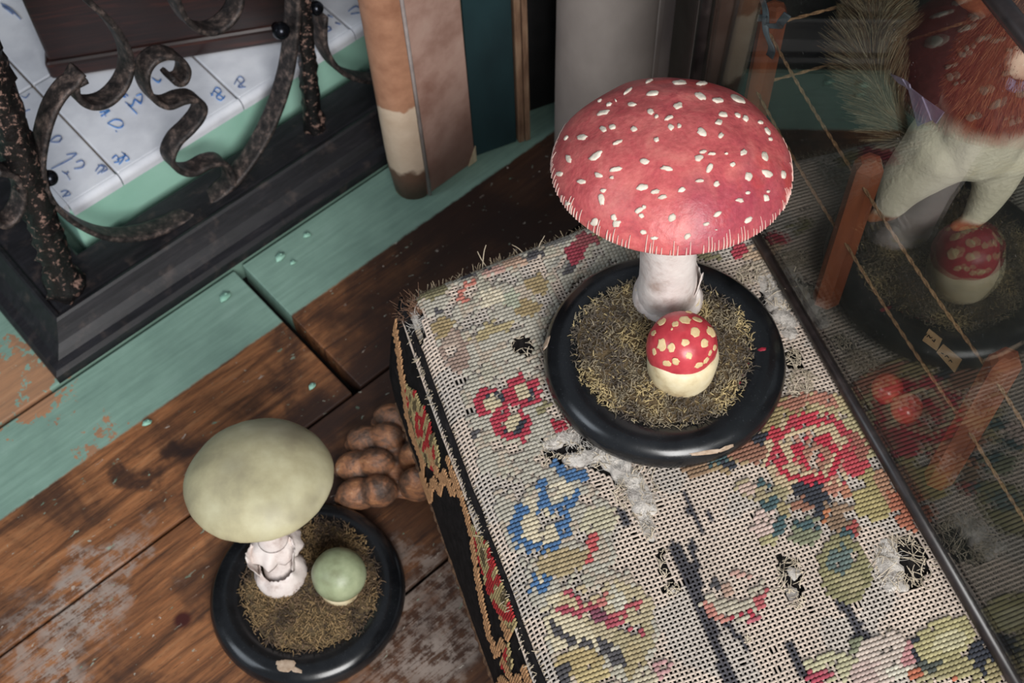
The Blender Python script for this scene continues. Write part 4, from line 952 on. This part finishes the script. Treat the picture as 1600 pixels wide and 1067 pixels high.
for (x, y, a_, b_) in ((675,392,25,20),(730,390,18,15),(573,400,17,17),(632,409,17,14),(718,445,22,22),(788,444,15,24),(536,450,12,12),(572,501,22,30),(676,492,19,17),(760,496,18,23),(614,515,17,24),(692,549,16,19),(805,515,10,15),(785,537,8,14),(634,575,19,16),(539,531,9,18),(595,583,21,14),(735,592,18,13),(768,569,11,15),(640,352,26,8),(775,383,12,9),(693,357,15,7),(617,432,5,7),(818,462,4,11)):
    wart(830+x/2.807, 360+y/2.807, a_/2.807, b_/2.807, 0, bs_, scap, spotm, .000335*.88, .00022, 'spot')
# chips and smears on the base
bb = surface([o for o in toad.children if o.name.startswith('base')][0])
for (x, y, a_, b_, g_, mt, nm) in ((1105,707,24,3.5,-8,chipm,'bare_chip'),(1135,700,12,3,-20,chipm,'bare_chip'),(854,535,3,10,5,chipm,'bare_chip'),(1190,546,7,3,-10,redsm,'paint_smear'),(1168,567,2.5,3,0,redsm,'paint_smear'),(1160,586,3,3.5,0,redsm,'paint_smear'),(1153,599,5,2.5,-30,redsm,'paint_smear'),(1172,545,2,2,0,redsm,'paint_smear')):
    wart(x, y, a_, b_, g_, bb, toad, mt, .00034, .0003, nm)

# ---- the olive one on the floor
bc2 = at(481, 925, .0120); bc2.z = .0004
grn = thing('olive_toadstool_model', 'olive-cream capped toadstool model on a black turned base on the floorboards', 'model', bc2)
base_disc(bc2, grn)
moss(bc2, grn, 5.0, [(158, 132, 96), (128, 106, 84), (84, 72, 62)], Vector((.003, .002, 0)), 4200, .98)
capc2 = at(405, 749, .118); sb2 = at(441, 898, .022)
m = MB(); n = 24; k = 16; tp = capc2+Z*.004
for i in range(k+1):
    t = i/k; c = sb2.lerp(tp, t); r = .0132-.0042*t + (.0 if t < .9 else .002)
    for j in range(n):
        an = 2*math.pi*j/n; m.pt(c+Vector((math.cos(an), math.sin(an), 0))*r*(1+.05*nz(math.cos(an)*2, math.sin(an)*2, t*7+3)))
for i in range(k):
    for j in range(n): q = i*n; m.f.append((q+j, q+(j+1) % n, q+n+(j+1) % n, q+n+j))
m.build('stem', stemw, grn)
vdir = (tp-sb2).normalized()
ragged(sb2, .0190, .0135, -.004, .019, grn, stemw, 'volva', 9.0, .006, cup=.0025)
for k_, (a0_, a1_) in enumerate(((2.6, 3.8), (-.35, .75))): ragged(sb2+Z*.018-Vector((.002, 0, 0)), .0145, .0185, -.002, .020, grn, stemw, 'volva_flap', 4.0+k_*6, .010, n=16, arc=(a0_, a1_))
m = MB()
rc = sb2.lerp(tp, .36); N = 40
for (dz, rr, am) in ((.004, .0115, 0), (.001, .0150, .1), (-.006, .0190, .3), (-.009, .0185, .35), (-.004, .0140, .1), (.002, .0108, 0)):
    for j in range(N):
        an = 2*math.pi*j/N; q = 1+am*nz(math.cos(an)*3+2, math.sin(an)*3, 1); m.pt(rc+Vector((math.cos(an)*rr*q, math.sin(an)*rr*q, dz-am*.012*nz(math.cos(an)*4, math.sin(an)*4, 8))))
for i in range(5):
    for j in range(N): q = i*N; m.f.append((q+j, q+N+j, q+N+(j+1) % N, q+(j+1) % N))
m.build('ring', stemw, grn)
def capfn2(p, an, i):
    r = math.hypot(p.x, p.y); k_ = r/.053
    s = 1+.035*nz(math.cos(an)*1.2+1, math.sin(an)*1.2, 2.5)*k_ + .010*nz(math.cos(an)*6+3, math.sin(an)*6, .5)*k_
    return Vector((p.x*s, p.y*s, p.z + (.0012*nz(p.x*45, p.y*45, 5) if i < 23 else 0)))
CR2 = Matrix.Rotation(R(-10), 3, 'X')
m = MB(); m.lathe(dome(.0535, .029, .005), 88, (0, 0, 0), lambda p, an, i: CR2 @ capfn2(p, an, i)); m.v = [tuple(Vector(p)+capc2) for p in m.v]
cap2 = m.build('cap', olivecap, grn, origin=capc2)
q0 = at(528, 893, .046); sf2 = Vector((q0.x-.001, q0.y-.004, .020))
m = MB(); m.lathe([(0, -.003), (.0130, -.003), (.0150, .003), (.0152, .010), (.0140, .016), (0, .018)], 36, sf2, lambda p, an, i: p*(1+.04*nz(math.cos(an)*2, math.sin(an)*2, p.z*60)) if i else p); m.build('small_stem', creamm, grn)
m = MB(); cc_ = Vector((q0.x, q0.y, .0385)); m.lathe([(1e-5, .0205), (.006, .0198), (.0125, .0172), (.0175, .0125), (.0202, .006), (.0205, 0), (.0192, -.0052), (.0165, -.0075), (1e-5, -.003)], 44, (0, 0, 0), lambda p, an, i: Vector((p.x*(1+.03*nz(p.x*70, p.y*70, 2)), p.y, p.z)))
m.v = [tuple(Vector(p)+cc_) for p in m.v]; m.build('small_cap', greencap, grn, origin=cc_)
bb = surface([o for o in grn.children if o.name.startswith('base')][0])
for (x, y, a_, b_, g_) in ((448, 1040, 10, 6, 0), (462, 1046, 7, 3, 20), (438, 1036, 5, 3, 0)): wart(x, y, a_, b_, g_, bb, grn, chipm, .00048, .0003, 'bare_chip')

# ------------------------------------------------------------------ glass case on the stool
framem = NT('dark_lacquered_frame'); _v = framem.coord(); _n = framem.noise(_v, 90, 5)
framem = framem.set(framem.ramp(_n, [(.3, (24, 20, 20)), (.6, (44, 37, 36)), (.8, (70, 60, 58))]), .34, Specular_IOR_Level=.5)
def glass_mat():
    t = NT('old_window_glass'); t.t.nodes.remove(t.b)
    g = t.n('ShaderNodeNewGeometry'); ior = t.n('ShaderNodeMix'); ior.data_type = 'FLOAT'; t.l(g.outputs['Backfacing'], ior.inputs[0]); ior.inputs[2].default_value = 1.50; ior.inputs[3].default_value = 1/1.50
    fr = t.n('ShaderNodeFresnel'); t.l(ior.outputs[0], fr.inputs[0])
    tr = t.n('ShaderNodeBsdfTransparent'); tr.inputs[0].default_value = (.93, .95, .93, 1)
    gl = t.n('ShaderNodeBsdfGlossy'); gl.inputs['Roughness'].default_value = 0.0
    mx = t.n('ShaderNodeMixShader'); t.l(fr.outputs[0], mx.inputs[0]); t.l(tr.outputs[0], mx.inputs[1]); t.l(gl.outputs[0], mx.inputs[2])
    df = t.n('ShaderNodeBsdfDiffuse'); df.inputs[0].default_value = (.75, .74, .70, 1)
    v = t.coord(); spk = t.math('MULTIPLY', t.step(t.voro(v, 260), .06, .12, 1, 0), t.step(t.noise(v, 40, 3), .5, .6)); dust = t.math('ADD', t.math('MULTIPLY', spk, .2), t.step(t.noise(v, 22, 5), .4, .8, .001, .007))
    m2 = t.n('ShaderNodeMixShader'); t.l(dust, m2.inputs[0]); t.l(mx.outputs[0], m2.inputs[1]); t.l(df.outputs[0], m2.inputs[2]); t.l(m2.outputs[0], t.out.inputs[0]); return t.m
glass = glass_mat()
c1 = at(1180, 375, HS); c2 = at(1565, 1040, HS); CB = (c2-c1).normalized(); CA = Vector((-CB.y, CB.x, 0)); CZ = HS+.0018
if CA.dot(AX) < 0: CA = -CA
far = c1 - CB*.106; CL, CW, CH = .46, .29, .322
def K(a, b, z): return far + CA*a + CB*b + Z*(CZ+z-far.z)
case = thing('glass_case', 'glass display case with thin dark frame standing on the footstool', 'display case', K(CW/2, CL/2, 0))
bt = .0085
def barbox(m_, p, x, y, z): m_.box(p, x, y, z)
for nm, p, d in (('bottom_bar', K(0, 0, .0045), K(0, CL, .0045)), ('top_bar', K(0, 0, CH), K(0, CL, CH)), ('corner_post', K(0, 0, 0), K(0, 0, CH)), ('corner_post', K(0, CL, 0), K(0, CL, CH)), ('corner_post', K(CW, CL, 0), K(CW, CL, CH)), ('corner_post', K(CW, 0, 0), K(CW, 0, CH)), ('top_bar', K(0, 0, CH), K(CW, 0, CH)), ('top_bar', K(0, CL, CH), K(CW, CL, CH)), ('top_bar', K(CW, 0, CH), K(CW, CL, CH)), ('bottom_bar', K(0, CL, .0045), K(CW, CL, .0045))):
    m = MB(); m.tube([p, d], .0046 if 'post' not in nm else .0062, 10); m.build(nm, framem, case)
m = MB(); m.box(K(.0015, 0, 0), CA*(CW-.0015), CB*CL, Z*.004); m.build('bottom_board', dark, case, smooth=False)
ringcloth = mottled('ring_floor_cloth', [(.3, (16, 15, 14)), (.6, (28, 26, 22)), (.8, (44, 40, 33))], 70, .95)
m = MB(); m.box(K(.006, .004, .0042), CA*(CW-.012), CB*(CL-.008), Z*.003); m.build('floor_cloth', ringcloth, case, smooth=False)
m = MB(); m.box(K(CW-.003, .004, .0045), CA*.004, CB*(CL-.008), Z*(CH-.008)); m.build('rear_board', dark, case, smooth=False)  # opaque board added to keep the case interior dim
m = MB(); m.box(K(.004, .001, .0045), CA*(CW-.008), CB*.004, Z*(CH-.008)); m.build('dimming_end_board', dark, case, smooth=False)  # likewise added at the far end to darken the inside
m = MB(); m.box(K(-.001, .006, .008), CA*.002, CB*(CL-.012), Z*(CH-.012)); m.build('side_pane', glass, case, smooth=False)
m = MB(); m.box(K(.004, CL-.001, .008), CA*(CW-.008), CB*.002, Z*(CH-.012)); m.build('front_pane', glass, case, smooth=False)
m = MB(); m.box(K(.004, .004, CH-.001), CA*(CW-.008), CB*(CL-.008), Z*.002); m.build('top_pane', glass, case, smooth=False)

# miniature rope ring inside
FZ = CZ+.0075
postw = NT('red_brown_post'); _v = postw.coord((1, 1, .2)); postw = postw.set(postw.ramp(postw.noise(_v, 90, 5), [(.3, (104, 52, 34)), (.7, (142, 78, 52))]), .45)
ropem = mottled('brown_twine', [(.3, (104, 72, 50)), (.7, (160, 122, 90))], 500, .8, .5, .0006)
ringo = thing('rope_ring', 'miniature ring of red-brown posts and twine inside the glass case', 'model ring', K(.11, .2, .0075))
P1 = at(1290, 468, FZ); P2 = at(1466, 748, FZ); dP = P2-P1
PH = .138; P3 = at(1212, 8, FZ+PH); P3.z = FZ
posts = [P3, P1, P2, P2+dP]
perp = Vector((-dP.y, dP.x, 0)).normalized(); perp = perp if perp.dot(CA) > 0 else -perp
posts += [posts[0]+perp*.19, P2+perp*.19]
for p in posts:
    if not (0 < (p-far).dot(CB) < CL-.01): continue
    m = MB(); n = 6; w_ = .0088
    pr = [(w_, 0), (w_, PH-.006), (w_*.7, PH-.001), (w_*.35, PH)]
    for r_, z_ in pr:
        for j in range(n): m.pt(p+Vector((math.cos(2*math.pi*j/n+.5)*r_, math.sin(2*math.pi*j/n+.5)*r_*.92, z_+.0003)))
    for i in range(3):
        for j in range(n): q = i*n; m.f.append((q+j, q+(j+1) % n, q+n+(j+1) % n, q+n+j))
    m.f.append(tuple(3*n+j for j in range(n))); m.f.append(tuple(reversed(range(n)))); m.build('post', postw, ringo, smooth=False)
def rope(a_, b_, z_, sag=.003):
    m = MB(); n = 60; d = b_-a_; e1 = Vector((-d.y, d.x, 0)).normalized()
    for ph in (0, math.pi):
        m.tube([a_+d*(k/n)+Z*(z_-sag*4*(k/n)*(1-k/n))+(e1*math.cos(k*.9+ph)+Z*math.sin(k*.9+ph))*.0005 for k in range(n+1)], .0007, 5)
    m.build('rope', ropem, ringo)
off = -perp*.004
for z_ in (.122, .070):
    rope(posts[0]+off, posts[1]+off, z_); rope(posts[1]+off, posts[2]+off, z_); rope(posts[2]+off, P2+dP*.95+off, z_)
    rope(posts[0]+perp*.008, posts[4], z_)
# paper tag on the lower rope
tagm = mottled('buff_paper', [(.3, (170, 132, 96)), (.7, (196, 160, 122))], 90, .8)
tg = thing('paper_tag', 'folded buff paper tag with tiny ink writing inside the case', 'tag', at(1466, 545, FZ+.03))
RP = P1+off; RN = perp
def tagpt(x, y, d=0): return onplane(x, y, RP+perp*.012, perp) + perp*d
for quad in ([(1441, 532), (1451, 514), (1471, 530), (1463, 548)], [(1463, 550), (1473, 538), (1502, 562), (1491, 582)]):
    m = MB(); t_ = [m.pt(tagpt(x, y)) for x, y in quad]; b_ = [m.pt(tagpt(x, y, .0006)) for x, y in quad]
    m.f.append(tuple(t_)); m.f.append(tuple(reversed(b_)))
    for k in range(4): m.f.append((t_[k], b_[k], b_[(k+1) % 4], t_[(k+1) % 4]))
    pp = m.build('paper', tagm, tg, smooth=False)
ink = NT('ink').set((24, 20, 18), .7)
m = MB()
for s in ([(1449, 526), (1452, 523), (1454, 528), (1457, 527)], [(1457, 531), (1460, 534), (1462, 530)], [(1471, 551), (1475, 553)], [(1477, 557), (1480, 555), (1483, 559)], [(1483, 564), (1486, 562), (1488, 566)], [(1446, 524), (1449, 521)]):
    m.strand([tagpt(x, y, -.0003) for x, y in s], .0003, .0003)
m.build('handwriting', ink, tg)
# tied dark ribbon on the far post
rib = mottled('slate_silk', [(.3, (54, 60, 68)), (.7, (92, 98, 106))], 60, .35)
rb = thing('grey_ribbon', 'slate grey ribbon tied to the far ring post', 'ribbon', posts[0]+Z*.115)
RPp = posts[0]-perp*.0115
def rpt(x, y, d=0): return onplane(x, y, RPp, perp)+perp*d
for nm, pts in (('tail', [(1188, -10), (1192, 18), (1200, 48), (1207, 74), (1198, 90)]), ('tail', [(1198, 40), (1212, 42), (1224, 34), (1232, 22)]), ('knot', [(1184, 28), (1192, 30), (1199, 33)])):
    m = MB(); P = spline([rpt(x, y, .002*math.sin(i*2)) for i, (x, y) in enumerate(pts)], 5); m.bar(P, (perp*.35+CB).normalized() if nm == 'tail' else Z, .0055, .0009); m.build(nm, rib, rb)
# two small round red balls on the case floor
appm = NT('rosy_skin'); _v = appm.coord(); appm = appm.set(appm.ramp(appm.noise(_v, 60, 4), [(.3, (150, 44, 44)), (.6, (184, 84, 66)), (.8, (196, 130, 96))]), .22)
for (x, y, lab) in ((1386, 608, 'small rosy ball nearer the red toadstool on the case floor'), (1416, 638, 'small shiny red ball beside the rosy one on the case floor')):
    c = at(x, y, FZ+.0095); m = MB(); t = thing('red_ball', lab, 'ball', Vector((c.x, c.y, FZ)), 'red balls in the case')
    m.lathe([(1e-5, -.0090), (.005, -.0084), (.0085, -.0045), (.0096, .0005), (.0085, .0052), (.0050, .0082), (.0018, .0082), (1e-5, .0074)], 28, c); m.build('ball_body', appm, t)

# ------------------------------------------------------------------ stuffed squirrel in the case
sqm = vcol('rust_fur_skin', .9, .1); 
furm = vcol('animal_fur', .75, .25)
breech = NT('cream_cloth'); _v = breech.coord(); breech.bump(breech.noise(_v, 30, 4), .3, .002); breech = breech.set(breech.ramp(breech.noise(_v, 30, 5), [(.3, (186, 172, 150)), (.7, (224, 214, 196))]), .85)
f1 = at(1384, 338, FZ+.002); f2 = at(1516, 352, FZ+.002); RT = lin((126, 60, 34)); CR_ = lin((206, 196, 178)); GY = lin((120, 104, 88))
hipm = (f1+f2)/2 + Z*.080 + CA*.012
head = hipm + Z*.152 - CB*.01
sq = thing('stuffed_squirrel', 'stuffed rust-brown squirrel with cream belly standing upright in the glass case', 'stuffed animal', Vector((hipm.x, hipm.y, FZ)))
m = MB()
def chain(pts, rr, c, n=8):
    P = spline(pts, n); K_ = len(P)
    for k, p in enumerate(P):
        f = k/(K_-1)*(len(rr)-1); i = min(int(f), len(rr)-2); r = rr[i]+(rr[i+1]-rr[i])*(f-i); m.ell(p, r, r, r, None, 12, 8, c)
lat = (f2-f1); lat.z = 0; lat.normalize(); fwd = -CA
chain([f1+Z*.005+fwd*.012, f1+Z*.006, f1+Z*.010-fwd*.004], [.0045, .0055, .0065], RT)
chain([f1+Z*.008, f1+Z*.035+CA*.006, hipm-lat*.016+Z*-.01], [.0085, .0165, .026], CR_)
chain([f2+Z*.005+fwd*.012, f2+Z*.006, f2+Z*.010], [.0045, .0055, .0060], RT)
chain([f2+Z*.008, f2+Z*.035+CA*.004, hipm+lat*.018+Z*-.01], [.0075, .0125, .021], CR_)
chain([hipm, hipm+Z*.040, hipm+Z*.090, hipm+Z*.135], [.029, .030, .026, .017], RT)
chain([hipm+Z*.105-lat*.018, hipm+Z*.118-lat*.030+fwd*.010, hipm+Z*.145-lat*.026+fwd*.028], [.011, .0085, .0065], RT)
chain([hipm+Z*.105+lat*.018, hipm+Z*.118+lat*.032+fwd*.008, hipm+Z*.146+lat*.030+fwd*.028], [.011, .0085, .0065], RT)
chain([head, head+fwd*.016-Z*.004, head+fwd*.026-Z*.008], [.0185, .0135, .0075], RT)
m.ell(head+Z*.020-lat*.011, .004, .006, .010, None, 10, 8, RT); m.ell(head+Z*.020+lat*.011, .004, .006, .010, None, 10, 8, RT)
o = m.build('body', NT('x').m, sq); o.data.materials.clear()
bodym = NT('squirrel_coat'); _v = bodym.coord(); _z = bodym.sep(_v)[2]; _d = bodym.dist(_v, tuple(hipm+fwd*.02+Z*-.012))
_c = bodym.ramp(bodym.noise(_v, 120, 5), [(.3, (84, 42, 26)), (.7, (126, 70, 44))]); _c = bodym.mix(bodym.step(bodym.math('ADD', _z, bodym.math('MULTIPLY', bodym.noise(_v, 60, 3), .012)), hipm.z+.024, hipm.z+.044, 1, 0), _c, (196, 184, 166))
_c = bodym.mix(bodym.step(_z, FZ+.010, FZ+.016, 1, 0), _c, (120, 70, 44))
bodym.bump(bodym.noise(_v, 300, 4), .5, .0015); bodym = bodym.set(_c, .85, Specular_IOR_Level=.2)
o.data.materials.append(bodym); remesh(o, .0024, 3)
eyem = NT('black_glass').set((6, 6, 6), .08)
for s in (-1, 1): m = MB(); m.ell(head+fwd*.0125+lat*s*.0105+Z*.003, .0028); m.build('eye', eyem, sq)
m = MB(); m.ell(head+fwd*.0335-Z*.008, .0022); m.build('nose', eyem, sq)
m = MB()                                             # coat
for k in range(5200):
    t = random.random(); an = random.uniform(0, 2*math.pi); r = .0285 if t < .5 else .0285-.008*(t-.5)/.5
    n_ = Vector((math.cos(an), math.sin(an), 0)); p = hipm+Z*(.040+.092*t)+n_*r
    if k % 4 == 0:
        q = Vector((random.gauss(0, 1), random.gauss(0, 1), random.gauss(0, 1))).normalized(); p = head+q*.018; n_ = q
    d = (n_*.35 - Z + Vector((random.uniform(-1, 1), random.uniform(-1, 1), random.uniform(-1, 1)))*.25).normalized(); kk = random.uniform(.6, 1.5); c = random.choice(((118, 66, 42), (96, 52, 34), (140, 90, 62))); L = lin(c); L = (L[0]*kk, L[1]*kk, L[2]*kk, 1)
    m.strand([p, p+d*.005, p+d*.009+n_*.0006], .00020, .00008, L)
tag(m.build('coat', furm, sq), kind='stuff')
# bushy tail behind, rising to the left
tb = hipm - Z*.025 - fwd*.012 - lat*.016
tpx = lambda x, y: onplane(x, y, far+CA*.082, CA)
tp_ = spline([tb, tb.lerp(tpx(1356, 150), .6)-Z*.006, tpx(1366, 112), tpx(1366, 66), tpx(1374, 0), tpx(1382, -60)], 8)
m = MB(); K_ = len(tp_)
m.tube(tp_, [.006+.008*math.sin(math.pi*k/(K_-1)) for k in range(K_)], 8, lin((92, 74, 58))); 
for k in range(15000):
    f = random.random()**.8; i = min(int(f*(K_-1)), K_-2); p = tp_[i].lerp(tp_[i+1], f*(K_-1)-i); t_ = (tp_[i+1]-tp_[i]).normalized()
    r = Vector((random.gauss(0, 1), random.gauss(0, 1), random.gauss(0, 1))); r = (r-t_*r.dot(t_)).normalized(); ln = (.010+.024*math.sin(math.pi*min(1, f+.08)))*random.uniform(.6, 1.1)
    c = random.choice(((134, 116, 92), (104, 88, 70), (160, 144, 120), (120, 90, 64))); kk = random.uniform(.6, 1.3); L = lin(c); L = (L[0]*kk, L[1]*kk, L[2]*kk, 1)
    d = (r*.9+t_*.75).normalized(); m.strand([p+r*.005, p+d*ln*.55, p+d*ln+t_*.004+Z*random.uniform(-.002, .002)], .00028, .00008, L)
tag(m.build('tail', furm, sq), kind='stuff')
lil = mottled('lilac_ribbon', [(.3, (128, 116, 146)), (.7, (176, 166, 190))], 50, .4)
bow = thing('lilac_sash', 'lilac ribbon bow tied round the squirrel waist', 'ribbon', hipm+fwd*.032+Z*.004)
BP = hipm+fwd*.036
def bpt(x, y, d=0): return onplane(x, y, BP, fwd)+fwd*d
for nm, quad in (('loop', [(1391, 114), (1415, 122), (1420, 138), (1402, 130)]), ('knot', [(1414, 124), (1426, 130), (1424, 142), (1414, 138)]), ('tail', [(1420, 134), (1446, 150), (1456, 188), (1432, 198)]), ('tail', [(1440, 150), (1480, 174), (1463, 193), (1446, 178)])):
    m = MB(); a_ = [m.pt(bpt(x, y, .0016*math.sin(i*1.7))) for i, (x, y) in enumerate(quad)]; b_ = [m.pt(bpt(x, y, .0016*math.sin(i*1.7)+.0010)) for i, (x, y) in enumerate(quad)]
    m.f.append(tuple(a_)); m.f.append(tuple(reversed(b_)))
    for k in range(4): m.f.append((a_[k], b_[k], b_[(k+1) % 4], a_[(k+1) % 4]))
    m.build(nm, lil, bow, smooth=False)
# pale glove of the opponent at the frame edge
glovem = mottled('pale_kid_leather', [(.3, (196, 158, 138)), (.7, (222, 188, 168))], 60, .5)
gp = onplane(1602, 92, hipm+fwd*.01, fwd); gl_ = thing('pale_glove', 'pale pink padded miniature glove held up in the glass case', 'glove', gp)
m = MB(); m.ell(gp, .0115, .010, .0135); m.ell(gp+lat*.009-Z*.004, .006, .005, .008); o = m.build('padding', glovem, gl_); remesh(o, .0012, 2)
m = MB(); m.lathe([(.0065, -.020), (.0072, -.018), (.0068, -.011), (.0060, -.011), (.0060, -.020), (.0065, -.020)], 24, gp); m.build('cuff', lil, gl_)
